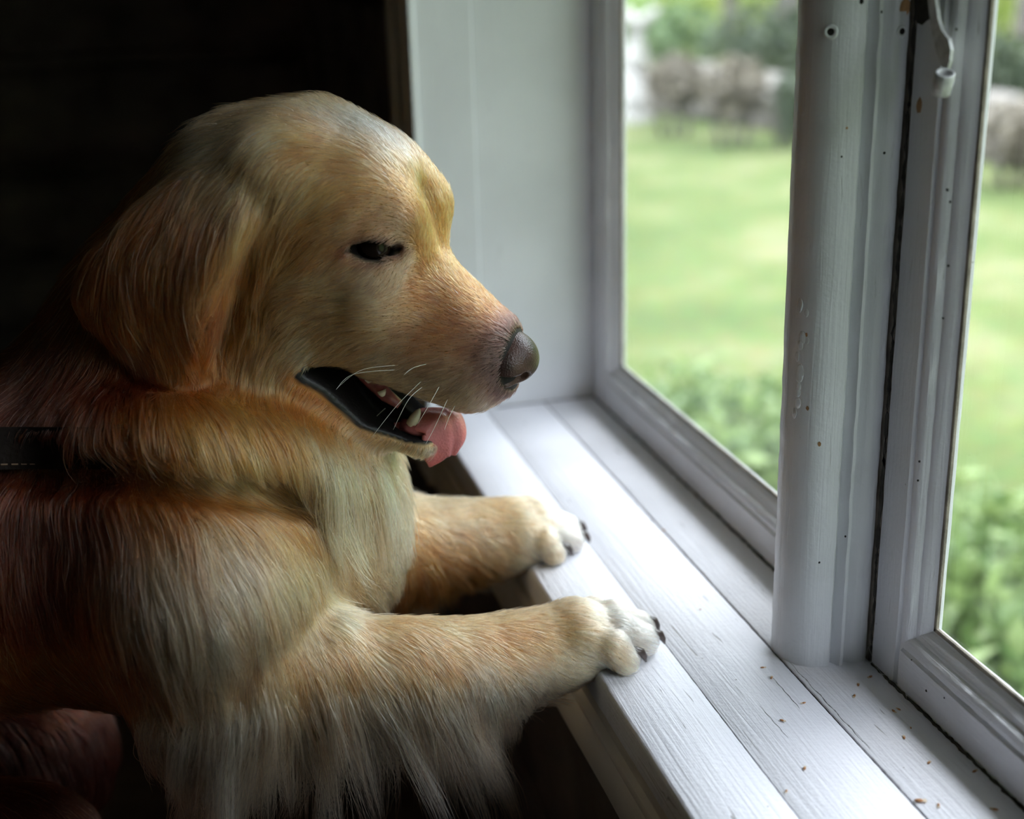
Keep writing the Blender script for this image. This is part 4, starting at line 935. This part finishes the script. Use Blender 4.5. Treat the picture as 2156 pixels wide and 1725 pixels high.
for i, p in enumerate(tp):
    tg = tp[min(i+1, len(tp)-1)]-tp[max(i-1, 0)]; tg /= np.linalg.norm(tg); nu = np.cross(HN, tg); nu = nu if (nu @ (NUv+HF)) > 0 else -nu
    s = i/(len(tp)-1)
    row = []
    for j in range(nw+1):
        q = -1+2*j/nw; w = q*th_[i]
        lift = -0.0075*q*q*(0.4+0.9*s)+0.0016*(1-abs(q))*0-0.0022*math.exp(-(q/0.16)**2)*s
        sag = -0.0065*s*max(0, -q-0.35)*2.2                    # the near lobe hangs lower
        ph_t = math.radians(52)*min(1, max(0, s*1.5-0.35)); wd = HN*math.cos(ph_t)+HF*math.sin(ph_t)
        row.append(p+wd*w*(1-0.12*s*q*q)+nu*lift+np.array([0, 0, sag]))
    rows.append((row, nu))
bm = bmesh.new(); top = [[bm.verts.new(v) for v in r_] for r_, _ in rows]; bot = [[bm.verts.new(v-nu*0.0042) for v in r_[1:-1]] for r_, nu in rows]
for i in range(len(rows)-1):
    for j in range(nw): bm.faces.new((top[i][j], top[i][j+1], top[i+1][j+1], top[i+1][j]))
    full0 = [top[i][0]]+bot[i]+[top[i][-1]]; full1 = [top[i+1][0]]+bot[i+1]+[top[i+1][-1]]
    for j in range(nw): bm.faces.new((full0[j+1], full0[j], full1[j], full1[j+1]))
for i in (0, -1):
    full = [top[i][0]]+bot[i]+[top[i][-1]]
    for j in range(nw):
        vs4 = [v for k, v in enumerate((top[i][j], top[i][j+1], full[j+1], full[j]))]
        u4 = []
        for v in vs4:
            if v not in u4: u4.append(v)
        if len(u4) > 2: bm.faces.new(u4)
bmesh.ops.recalc_face_normals(bm, faces=bm.faces[:])
bmesh.ops.subdivide_edges(bm, edges=bm.edges[:], cuts=1, use_grid_fill=True, smooth=0.6)
child_of_dog(tag(link('tongue', bm_mesh(bm, True), M_tong), 'wet pink tongue hanging over the lower lip'))
# gums and teeth
gum_u = child_of_dog(link('gum', bm_mesh(tube([hp(*q) for q in ((716, 752, -.0175), (750, 768, -.0180), (785, 802, -.0180), (815, 834, -.0170), (842, 852, -.0155))], [.004, .0055, .0055, .0045, .003], 12), True), M_gum))
gum_l = child_of_dog(link('gum', bm_mesh(tube([hp(*q) for q in ((845, 893, -.0125), (870, 900, -.0125), (892, 907, -.010), (905, 910, -.004))], [.004, .005, .0045, .004], 12), True), M_gum))
for a, c, ra, rb in (((866, 893, -.0135), (884, 861, -.0150), .0036, .0009), ((889, 905, -.0105), (895, 890, -.0105), .0027, .0014), ((899, 908, -.0065), (904, 894, -.0065), .0024, .0013), ((752, 770, -.0215), (757, 785, -.0215), .0030, .0012), ((776, 793, -.0215), (781, 808, -.0215), .0034, .0012), ((803, 822, -.0205), (808, 836, -.0205), .0030, .0010)):
    A, B = hp(*a), hp(*c)
    link('tooth', bm_mesh(tube([A, A*.6+B*.4, A*.2+B*.8, B], [ra, ra*.92, (ra+rb)*.45, rb*.5], 10), True), M_tooth, gum_l if a[1] > 880 else gum_u)
for e, r in PAWS:
    p = [e+np.array(q) for q in ((0.000, 0, 0.0025), (0.0090, 0, 0.0040), (0.0130, 0, 0.0024), (0.0152, 0, -0.0010), (0.0164, 0, -0.0048))]
    link('claw', bm_mesh(tube(p, [.0034, .0035, .0030, .0021, .0006], 10), True), M_claw, body)
M_wh = simple('white_whisker', (0.80, 0.77, 0.70), 0.35)
for pts in (((862, 768), (765, 778), (712, 815)), ((848, 778), (745, 788), (708, 820)), ((893, 797), (835, 855), (782, 922)), ((848, 828), (790, 853), (735, 897)), ((840, 836), (800, 870), (770, 900)), ((928, 808), (905, 850), (880, 892)), ((944, 837), (915, 900), (896, 936)), ((960, 850), (945, 880), (936, 905)), ((905, 765), (870, 775), (850, 790)), ((893, 812), (860, 842), (828, 905))):
    P0 = hit(*pts[0]); w0 = (P0-HP0) @ HN
    P = catmull([P0, hp(*pts[1], w0-0.012), hp(*pts[2], w0-0.020)], 7)
    link('whisker', bm_mesh(tube(P, list(np.linspace(.00022, .00008, len(P))), 5), True), M_wh, body)

# ------------------------------------------------------------------ collar: dark leather band sunk in the ruff
c0 = ony(300, 935, YM+.015); ax = UP.copy()
e1 = RT-ax*(RT @ ax); e1 /= np.linalg.norm(e1); e2 = np.cross(ax, e1)
def ring_r(c, d):
    T_ = np.arange(0.03, 0.19, 0.001); v = sdf_at(c+T_[:, None]*d); k = np.argmax(v > 0); return T_[k] if v[k] > 0 else 0.12
nring = 96
COLLAR = []
for k in range(nring):
    a = 2*math.pi*k/nring; d = e1*math.cos(a)+e2*math.sin(a); COLLAR.append((d, [ring_r(c0+ax*h, d) for h in (-0.012, 0.0, 0.012)]))
rr3 = np.array([c[1] for c in COLLAR]); ker = np.ones(7)/7
rr3 = np.stack([np.convolve(np.concatenate([rr3[-3:, j], rr3[:, j], rr3[:3, j]]), ker, 'valid') for j in range(3)], 1)
def ring_off(k):
    Q = c0+COLLAR[k][0]*rr3[k, 1]; q = proj(Q); f = (Q-c0) @ FW
    return float(np.interp(q[0], [200, 460], [0.0016, -0.006])) if f < 0.02 else -0.004
def band(offs, h0, h1, mat, name):
    bm = bmesh.new(); V = []
    for k in range(nring):
        d = COLLAR[k][0]; row = []; offs = ring_off(k)
        for h, j in ((h0, 0), ((h0+h1)/2, 1), (h1, 2)): row.append(c0+ax*h+d*(np.interp(h, [-.012, 0, .012], rr3[k])+offs))
        for h, j in ((h1, 2), (h0, 0)): row.append(c0+ax*h+d*(np.interp(h, [-.012, 0, .012], rr3[k])+offs-0.003))
        V.append([bm.verts.new(q) for q in row])
    for k in range(nring):
        A, B = V[k], V[(k+1) % nring]
        for j in range(5): bm.faces.new((A[j], A[(j+1) % 5], B[(j+1) % 5], B[j]))
    bmesh.ops.recalc_face_normals(bm, faces=bm.faces[:])
    me = bm_mesh(bm, True); me.set_sharp_from_angle(angle=math.radians(50)); return link(name, me, mat)
M_leather = simple('dark_brown_leather', (0.014, 0.009, 0.007), 0.7, 0.3, 60, 0.3, 300, spec=0.2)
M_thread = simple('tan_stitching', (0.25, 0.16, 0.10), 0.8)
col_root = empty('dog_collar', tuple(c0)); tag(col_root, 'dark leather collar with tan stitching half hidden in the ruff', 'collar')
def child_of(o, root):
    o.parent = root; o.matrix_parent_inverse = Matrix.Translation(-Vector(root.location)); return o
child_of(band(0.0045, -0.0125, 0.0125, M_leather, 'band'), col_root)
st = None
bm = bmesh.new()
for k in range(nring):
    for half in (0.15, 0.65):
        q0, q1 = k+half, k+half+0.32
        P = []
        for q in (q0, q1):
            i = int(q) % nring; f = q-int(q); d = COLLAR[i][0]*(1-f)+COLLAR[(i+1) % nring][0]*f; R_ = rr3[i, 0]*(1-f)+rr3[(i+1) % nring, 0]*f
            P.append(c0-ax*0.0095+d*(R_+ring_off(i)*(1-f)+ring_off((i+1) % nring)*f+0.0004))
        t = tube(P, [.0005, .0005], 5); mtmp = bm_mesh(t); bm.from_mesh(mtmp)
st = link('stitching', bm_mesh(bm), M_thread); st['kind'] = 'stuff'; child_of(st, col_root)
def strand_keep(P, r):
    """coat kept short under the collar and unevenly trimmed above its open stretch"""
    v = P-CAM; z = v @ FW; px = 1078+F_PX*(v @ RT)/z; py = 862.5-F_PX*(v @ UP)/z
    h = (P-c0) @ ax; rad = np.linalg.norm((P-c0)-h[:, None]*ax, axis=1)
    under = (np.abs(h) < 0.013) & (rad < 0.17) & (P[:, 0] < 0.11)
    above = (h > 0.010) & (h < 0.05) & (px < 330) & (rad < 0.17)
    wav = 0.62+0.22*np.sin(px*0.043)+0.16*np.sin(px*0.11+1)
    k = np.ones(len(P)); k = np.where(above, np.clip(wav, 0.3, 1), k)
    k = np.where(under & (r.random(len(P)) < np.interp(px, [120, 330], [1, 0])), 0.12, k)
    return k

# ------------------------------------------------------------------ fur: strands rooted on the body, combed along the strokes and laid over the body
def make_fur(seed=5, target=1.0, K=7):
    r = np.random.default_rng(seed)
    T = np.concatenate([BQ[:, [0, 1, 2]], BQ[:, [0, 2, 3]]]); A, B, C = BV[T[:, 0]], BV[T[:, 1]], BV[T[:, 2]]
    area = 0.5*np.linalg.norm(np.cross(B-A, C-A), axis=1); ctr = (A+B+C)/3
    Lm = L_[T].mean(1); nf = BN[T].mean(1)
    v = ctr-CAM; z = v @ FW; px = 1078+F_PX*(v @ RT)/z; py = 862.5-F_PX*(v @ UP)/z
    dens = np.interp(Lm, [0.004, 0.008, 0.015, 0.03, 0.06], [400e4, 310e4, 175e4, 90e4, 72e4])
    seen = (px > -120) & (px < 2200) & (py > -50) & (py < 1850)
    facing = (nf*v).sum(1)/np.linalg.norm(v, axis=1)
    dens = dens*np.where(seen, 1.0, 0.25)*np.where(facing > 0.35, 0.22, 1.0)*target
    n = r.poisson(area*dens); idx = np.repeat(np.arange(len(T)), n)
    a, b_ = r.random(len(idx)), r.random(len(idx)); f = a+b_ > 1; a[f], b_[f] = 1-a[f], 1-b_[f]
    P = A[idx]*(1-a-b_)[:, None]+B[idx]*a[:, None]+C[idx]*b_[:, None]
    Nn = BN[T[idx, 0]]*(1-a-b_)[:, None]+BN[T[idx, 1]]*a[:, None]+BN[T[idx, 2]]*b_[:, None]
    Nn /= np.linalg.norm(Nn, axis=1, keepdims=True)+1e-9
    lp, ld, ns = bare(P)
    ok = (np.maximum(lp, np.maximum(ld, ns)) < r.random(len(P))*0.8) & ~((Nn[:, 2] < -0.5) & (P[:, 2] < 0.010) & (P[:, 0] > 0.232))
    P, Nn, idx, wa, wb = P[ok], Nn[ok], idx[ok], a[ok], b_[ok]
    def bary(Q): return Q[T[idx, 0]]*(1-wa-wb).reshape(-1, *[1]*(Q.ndim-1))+Q[T[idx, 1]]*wa.reshape(-1, *[1]*(Q.ndim-1))+Q[T[idx, 2]]*wb.reshape(-1, *[1]*(Q.ndim-1))
    D, Lh, Lf, Cc = bary(D_), bary(L_), bary(F_), bary(C_)
    n = len(P)
    # slow wander of direction so locks part and cross a little
    from mathutils import noise
    ph = np.stack([np.sin(P @ np.array(k)+o) for k, o in (((95, 40, 60), 0), ((-50, 110, 70), 1.3), ((60, -30, 130), 2.1))], 1)
    side = np.cross(Nn, D)
    ang = 0.16*ph[:, 0]*ph[:, 1]+0.10*ph[:, 2]+r.normal(0, 0.10, n)
    D = D*np.cos(ang)[:, None]+side*np.sin(ang)[:, None]
    Lh = Lh*r.uniform(0.55, 1.12, n)*(1+0.12*ph[:, 1])
    Lh = np.where(r.random(n) < 0.012, Lh*1.35, Lh)
    Lh = Lh*strand_keep(P, r)
    lift = Lf*r.uniform(0.6, 1.6, n)*np.where(r.random(n) < 0.07, 2.2, 1.0)
    long_ = np.clip((Lh-0.012)/0.03, 0, 1)
    pts = np.zeros((n, K+1, 3)); pts[:, 0] = P-Nn*0.0008; p = P.copy(); d = D+Nn*lift[:, None]; d /= np.linalg.norm(d, axis=1, keepdims=True)
    def look(Q):
        i = np.clip(np.rint((Q-G0)/VOX).astype(int), 1, GN-2); return i
    for k in range(1, K+1):
        st = Lh/K; p = p+d*st[:, None]
        i = look(p); x, y, zz = i.T
        s_ = SDF[x, y, zz]; g = np.stack([SDF[x+1, y, zz]-SDF[x-1, y, zz], SDF[x, y+1, zz]-SDF[x, y-1, zz], SDF[x, y, zz+1]-SDF[x, y, zz-1]], 1).astype(np.float64)
        g /= np.linalg.norm(g, axis=1, keepdims=True)+1e-9
        s_ = s_+((p-(G0+i*VOX))*g).sum(1)
        hm = 0.0008+Lh*lift*0.30*(k/K)**0.8
        push = np.clip(hm-s_, 0, 0.02)*(np.abs(s_) < 0.05)
        p = p+g*push[:, None]*0.7
        near = (s_ < hm+0.006)[:, None]
        d = np.where(near, d-g*(d*g).sum(1, keepdims=True)*0.55, d)
        d = d+np.array([0, 0, -1.0])*(long_*0.16)[:, None]+r.normal(0, 0.035, (n, 3))*(0.7+long_)[:, None]
        d /= np.linalg.norm(d, axis=1, keepdims=True)
        pts[:, k] = p
    # locks: strands drawn toward a leader strand at their tips
    lead = np.where(r.random(n) < np.where(Lh > 0.02, 0.022, 0.03))[0]
    from mathutils.kdtree import KDTree
    kd = KDTree(len(lead))
    for q, j in enumerate(lead): kd.insert(P[j], q)
    kd.balance()
    near_ = lead[np.fromiter((kd.find(q)[1] for q in P), int, n)]
    cl = np.interp(Lh, [0.006, 0.015, 0.035, 0.06], [0.25, 0.42, 0.62, 0.78])*r.uniform(0.6, 1.1, n)
    s = (np.arange(K+1)/K)**1.3
    off = pts[near_]-pts; dist = np.linalg.norm(P[near_]-P, axis=1); cl = cl*np.clip(1.6-dist/0.012, 0, 1)
    pts = pts+off*(cl[:, None]*s[None])[..., None]
    # colour: lock tone, strand tone, a few dark and a few pale guard hairs
    tone = r.normal(1.0, 0.17, n)*(1+0.26*(r.random(n)[near_]-0.5)*2)
    Cc = Cc*np.clip(tone, 0.45, 1.6)[:, None]
    gh = r.random(n)
    Cc = np.where((gh < np.interp(Lh, [0.006, 0.03], [0.05, 0.11]))[:, None], Cc*np.array([.62, .52, .42]), Cc); Cc = np.where((gh > 0.93)[:, None], Cc*0.6+np.array(WH)*0.4, Cc)
    Cc = np.clip(Cc, 0.01, 0.9)**np.array([1.0, 1.25, 1.24])
    cu = bpy.data.hair_curves.new('fur'); cu.add_curves([K+1]*n)
    cu.attributes['position'].data.foreach_set('vector', pts.astype(np.float32).ravel())
    rad0 = np.interp(Lh, [0.004, 0.012, 0.04], [0.00011, 0.00015, 0.00021])*r.uniform(0.8, 1.25, n)
    taper = np.array([1.0, 1.0, .95, .88, .78, .62, .42, .12]) if K == 7 else np.linspace(1, .1, K+1)
    ra = cu.attributes.get('radius') or cu.attributes.new('radius', 'FLOAT', 'POINT'); ra.data.foreach_set('value', (rad0[:, None]*taper[None]).astype(np.float32).ravel())
    ca = cu.attributes.new('coat', 'FLOAT_COLOR', 'CURVE'); ca.data.foreach_set('color', np.concatenate([Cc, np.ones((n, 1))], 1).astype(np.float32).ravel())
    return cu, n

mh = bpy.data.materials.new('golden_fur'); mh.use_nodes = True; nt = mh.node_tree; nt.nodes.clear()
out = N(nt, 'ShaderNodeOutputMaterial'); at = N(nt, 'ShaderNodeAttribute', attribute_name='coat')
ph_ = N(nt, 'ShaderNodeBsdfHairPrincipled'); ph_.parametrization = 'COLOR'
ph_.inputs['Roughness'].default_value = 0.35; ph_.inputs['Radial Roughness'].default_value = 0.55; ph_.inputs['Random Roughness'].default_value = 0.2
nt.links.new(at.outputs['Color'], ph_.inputs['Color']); nt.links.new(ph_.outputs[0], out.inputs[0])
cu, nfur = make_fur()
cu.materials.append(mh)
fur = bpy.data.objects.new('fur', cu); COL.objects.link(fur); fur.parent = body; fur['kind'] = 'stuff'
print('STRANDS', nfur)

# ------------------------------------------------------------------ small details on the window
def bvh_of(o): 
    me = o.data; return BVHTree.FromPolygons([v.co for v in me.vertices], [tuple(f.vertices) for f in me.polygons])
def pick(bv, px, py):
    d = Vector(ray(px, py)).normalized(); h = bv.ray_cast(Vector(CAM), d); return h[0], h[1]
post_o = [c for c in ps.children if c.name.startswith('post_body')][0]; bpost = bvh_of(post_o)
M_hole = simple('nail_hole_black', (0.008, 0.007, 0.006), 0.9)
def torus_at(P, n, R, r, name, mat, parent, squash=1.0):
    bm = bmesh.new(); q = Vector(n).to_track_quat('Z', 'Y').to_matrix(); rings = []
    for i in range(16):
        a = 2*math.pi*i/16; rings.append([bm.verts.new(Vector(P)+q @ Vector(((R+r*math.cos(b_))*math.cos(a)*squash, (R+r*math.cos(b_))*math.sin(a), r*0.6*math.sin(b_)))) for b_ in [2*math.pi*j/8 for j in range(8)]])
    for i in range(16):
        for j in range(8): bm.faces.new((rings[i][j], rings[(i+1) % 16][j], rings[(i+1) % 16][(j+1) % 8], rings[i][(j+1) % 8]))
    return link(name, bm_mesh(bm, True), mat, parent)
def disc_at(P, n, R, name, mat, parent, lift=0.0002, sq=1.0):
    bm = bmesh.new(); q = Vector(n).to_track_quat('Z', 'Y').to_matrix(); rr = random.Random(int(R*1e6)+len(name))
    top = [bm.verts.new(Vector(P)+q @ Vector((math.cos(2*math.pi*k/12)*R*sq*rr.uniform(.8, 1.2), math.sin(2*math.pi*k/12)*R*rr.uniform(.8, 1.2), lift))) for k in range(12)]
    bot = [bm.verts.new(v.co-Vector(n)*(lift+0.0006)) for v in top]
    bm.faces.new(top)
    for k in range(12): bm.faces.new((top[k], bot[k], bot[(k+1) % 12], top[(k+1) % 12]))
    return link(name, bm_mesh(bm), mat, parent)
for px, py, R in ((1749, 67, .0026), (1899, 66, .0022)):
    P, n = pick(bpost, px, py)
    if P is not None:
        torus_at(P, n, R*1.15, R*0.45, 'nail_hole_rim', M_post, ps); disc_at(P, n, R*0.95, 'nail_hole', M_hole, ps, 0.0003)
M_chip = simple('bare_wood_chip', (0.36, 0.20, 0.09), 0.8, 0.3, 200)
for px, py, R, mt in ((1905, 14, .0045, M_chip), (1814, 2, .0016, M_hole), (1856, 25, .0009, M_hole), (1862, 322, .0009, M_hole), (1893, 630, .0011, M_chip), (1698, 705, .0012, M_chip), (1725, 935, .0014, M_chip), (1772, 330, .0007, M_hole), (1783, 270, .0008, M_chip), (1700, 860, .0013, M_chip), (1780, 1130, .0008, M_hole), (1725, 1185, .0008, M_hole)):
    P, n = pick(bpost, px, py)
    if P is not None: disc_at(P, n, R, 'paint_chip', mt, ps, 0.00012, 0.8)
# blistered paint along the nose of the post
rb = random.Random(31)
for k in range(14):
    py = rb.uniform(640, 900); P, n = pick(bpost, 1700-(py-640)*0.07+rb.uniform(-14, 14)-4, py)
    if P is None: continue
    bm = bmesh.new(); bmesh.ops.create_icosphere(bm, subdivisions=2, radius=1); q = Vector(n).to_track_quat('Z', 'Y').to_matrix(); s = rb.uniform(.0012, .0032)
    for v in bm.verts: v.co = P+q @ Vector((v.co.x*s*rb.uniform(.9, 1.1), v.co.y*s*1.7, v.co.z*0.0003))
    link('paint_blister', bm_mesh(bm, True), M_post, ps)
# latch plate and screw barrel on the near sash
stl = [c for c in w2.children if c.name.startswith('stile')]; XL = 0.3995
M_metal = simple('painted_metal', (0.52, 0.52, 0.53), 0.35, 0.25, 150, 0.4, 260)
right = [(1966, -60), (1968, 0), (1974, 40), (1981, 63), (1996, 82), (2001, 105), (1999, 128), (1994, 146)]
left = [(1950, -60), (1953, 0), (1957, 35), (1963, 75), (1970, 105), (1978, 128), (1984, 146)]
poly = right+left[::-1]; bm = bmesh.new()
f1 = [bm.verts.new(onx(px, py, XL)) for px, py in poly]; f2 = [bm.verts.new(v.co+Vector((0.0022, 0, 0))) for v in f1]
bm.faces.new(f1); bm.faces.new(f2[::-1])
for k in range(len(poly)): bm.faces.new((f1[k], f2[k], f2[(k+1) % len(poly)], f1[(k+1) % len(poly)]))
bmesh.ops.recalc_face_normals(bm, faces=bm.faces[:]); bmesh.ops.triangulate(bm, faces=[f for f in bm.faces if len(f.verts) > 4])
lt = link('latch_plate', bm_mesh(bm), M_metal, w2)
B0 = onx(1990, 154, XL-0.004); R_o, R_i, hgt = 0.0052, 0.0036, 0.0115
bm = bmesh.new(); prof = [(R_i, -hgt*.6), (R_i, 0.0), (R_i+.0004, .0004), (R_o-.0004, .0004), (R_o, 0), (R_o*1.02, -hgt*.5), (R_o*.96, -hgt), (R_o*.6, -hgt-.0008), (0.0003, -hgt-.0009), (0.0003, -hgt*.6)]
tilt = Matrix.Rotation(math.radians(24), 3, Vector(RT))
rings = [[bm.verts.new(Vector(B0)+tilt @ Vector((q*math.cos(a), q*math.sin(a), z))) for q, z in prof] for a in [2*math.pi*k/24 for k in range(24)]]
for k in range(24):
    for j in range(len(prof)): bm.faces.new((rings[k][j], rings[(k+1) % 24][j], rings[(k+1) % 24][(j+1) % len(prof)], rings[k][(j+1) % len(prof)]))
bmesh.ops.recalc_face_normals(bm, faces=bm.faces[:])
bl = link('latch_barrel', bm_mesh(bm, True), M_metal, lt)
P_ = onx(1936, 222, XB); disc_at(P_, (-1, 0, 0), .0042, 'rust_stain', M_chip, w2, 0.0002, .7)
P_ = onx(1944, 20, XB); disc_at(P_, (-1, 0, 0), .0075, 'gouge', M_dirt, w2, 0.0002, 1.2)
for px, py, R in ((2013, 62, .0007), (1994, 400, .0009), (2000, 425, .0007), (1996, 560, .0007), (1985, 670, .0006), (1935, 972, .0007), (1932, 1012, .0006), (1950, 1455, .0008), (1988, 1470, .0005)):
    disc_at(onx(px, py, XB), (-1, 0, 0), R, 'speck', M_hole, w2, 0.00015)
# dirt packed in the gap where the near sash and the post meet the sill
def dirt(name, pts, parent, r0):
    rr = random.Random(len(pts)*7+int(r0*1e5)); q = catmull(pts, 6); q = [p+np.array([rr.uniform(-1, 1), rr.uniform(-1, 1), 0])*r0*.5 for p in q]
    link(name, bm_mesh(tube(q, [r0*rr.uniform(.6, 1.3) for _ in q], 7), True), M_dirt, parent)
dirt('packed_dirt', [np.array([XB-.0004, y, 0.0006]) for y in np.linspace(0.45, 0.664, 14)], sill, 0.0011)
dirt('packed_dirt', [np.array([XB-.0004, y, 0.0006]) for y in np.linspace(0.726, 1.236, 20)], sill, 0.0010)
dirt('packed_dirt', [np.array([x, YR-.0006, 0.0004]) for x in np.linspace(0.30, 0.404, 8)], sill, 0.0007)
dirt('packed_dirt', [np.array([0.4046, 0.6662, z]) for z in np.linspace(0.002, 0.80, 24)], ps, 0.0010)

# seed husks scattered on the sill
M_seed = simple('orange_brown_husk', (0.42, 0.19, 0.07), 0.6, 0.4, 400)
M_wing = simple('pale_husk_wing', (0.62, 0.50, 0.36), 0.6)
def husk_mesh():
    bm = bmesh.new(); bmesh.ops.create_icosphere(bm, subdivisions=2, radius=1)
    for v in bm.verts:
        x = v.co.x; v.co = Vector((x*.0017, v.co.y*.0009*(1-.35*x), v.co.z*.00055))
    return bm_mesh(bm, True)
def wing_mesh():
    bm = bmesh.new(); vs1 = []
    pts = [(-.0012, -.0004), (-.0026, -.0010), (-.0031, .0001), (-.0024, .0011), (-.0011, .0005)]
    a = [bm.verts.new((x, y, .00012)) for x, y in pts]; b_ = [bm.verts.new((x, y, -.0001)) for x, y in pts]
    bm.faces.new(a); bm.faces.new(b_[::-1])
    for k in range(5): bm.faces.new((a[k], b_[k], b_[(k+1) % 5], a[(k+1) % 5]))
    return bm_mesh(bm)
hm, wm_ = husk_mesh(), wing_mesh(); hm.materials.append(M_seed); wm_.materials.append(M_wing); rs = random.Random(12)
for px, py, s in ((1605, 1406, 1), (1624, 1428, 1), (1807, 1443, 1), (1799, 1465, 1), (1693, 1480, .9), (1646, 1517, 1), (1881, 1497, 1), (1893, 1494, .9), (1904, 1554, 1), (1955, 1607, 1), (2051, 1625, 1.1), (1694, 1619, 1), (1656, 1665, .8), (1934, 1687, 1.7), (1976, 1695, 1), (2096, 1705, 1.1), (1833, 1425, 1.1), (1398, 1117, 1), (1475, 1283, .6), (1918, 1533, .6)):
    P = onz(px, py, 0.0009); o = bpy.data.objects.new('seed_husk', hm); COL.objects.link(o); s *= 0.85
    o.location = (P[0], P[1], 0.0003+.00055*s+0.0002); o.rotation_euler = (0, 0, rs.uniform(0, 6.28)); o.scale = (s, s, s)
    tag(o, 'tiny orange brown seed husk lying on the white sill', 'seed husk', 'seed husks scattered on the sill')
    c = bpy.data.objects.new('wing', wm_); COL.objects.link(c); c.parent = o
# cobweb in the corner between post and near sash
cw = empty('cobweb', tuple(onz(1850, 1420, 0.001))); tag(cw, 'thin dusty cobweb threads in the corner between post and middle sash', 'cobweb')
M_web = simple('cobweb_thread', (0.7, 0.7, 0.7), 0.6)
for a, b_ in (((1828, 1362, .404, .02), (1856, 1420, .395, .001)), ((1828, 1362, .404, .02), (1812, 1412, .38, .001)), ((1856, 1420, .395, .001), (1882, 1424, .404, .006)), ((1870, 1430, .40, .001), (1915, 1500, .39, .001)), ((1908, 1440, .404, .012), (1908, 1475, .395, .001)), ((1830, 1390, .404, .01), (1870, 1432, .40, .001))):
    A_ = onx(a[0], a[1], a[2]) if a[3] > .005 else onz(a[0], a[1], .0008); B_ = onx(b_[0], b_[1], b_[2]) if b_[3] > .005 else onz(b_[0], b_[1], .0008)
    mid = (A_+B_)/2+np.array([0, 0, -.0012*(A_[2] > .005)]); q = catmull([A_, mid, B_], 5)
    child_of(link('thread', bm_mesh(tube(q, [.00009]*len(q), 4)), M_web), cw)
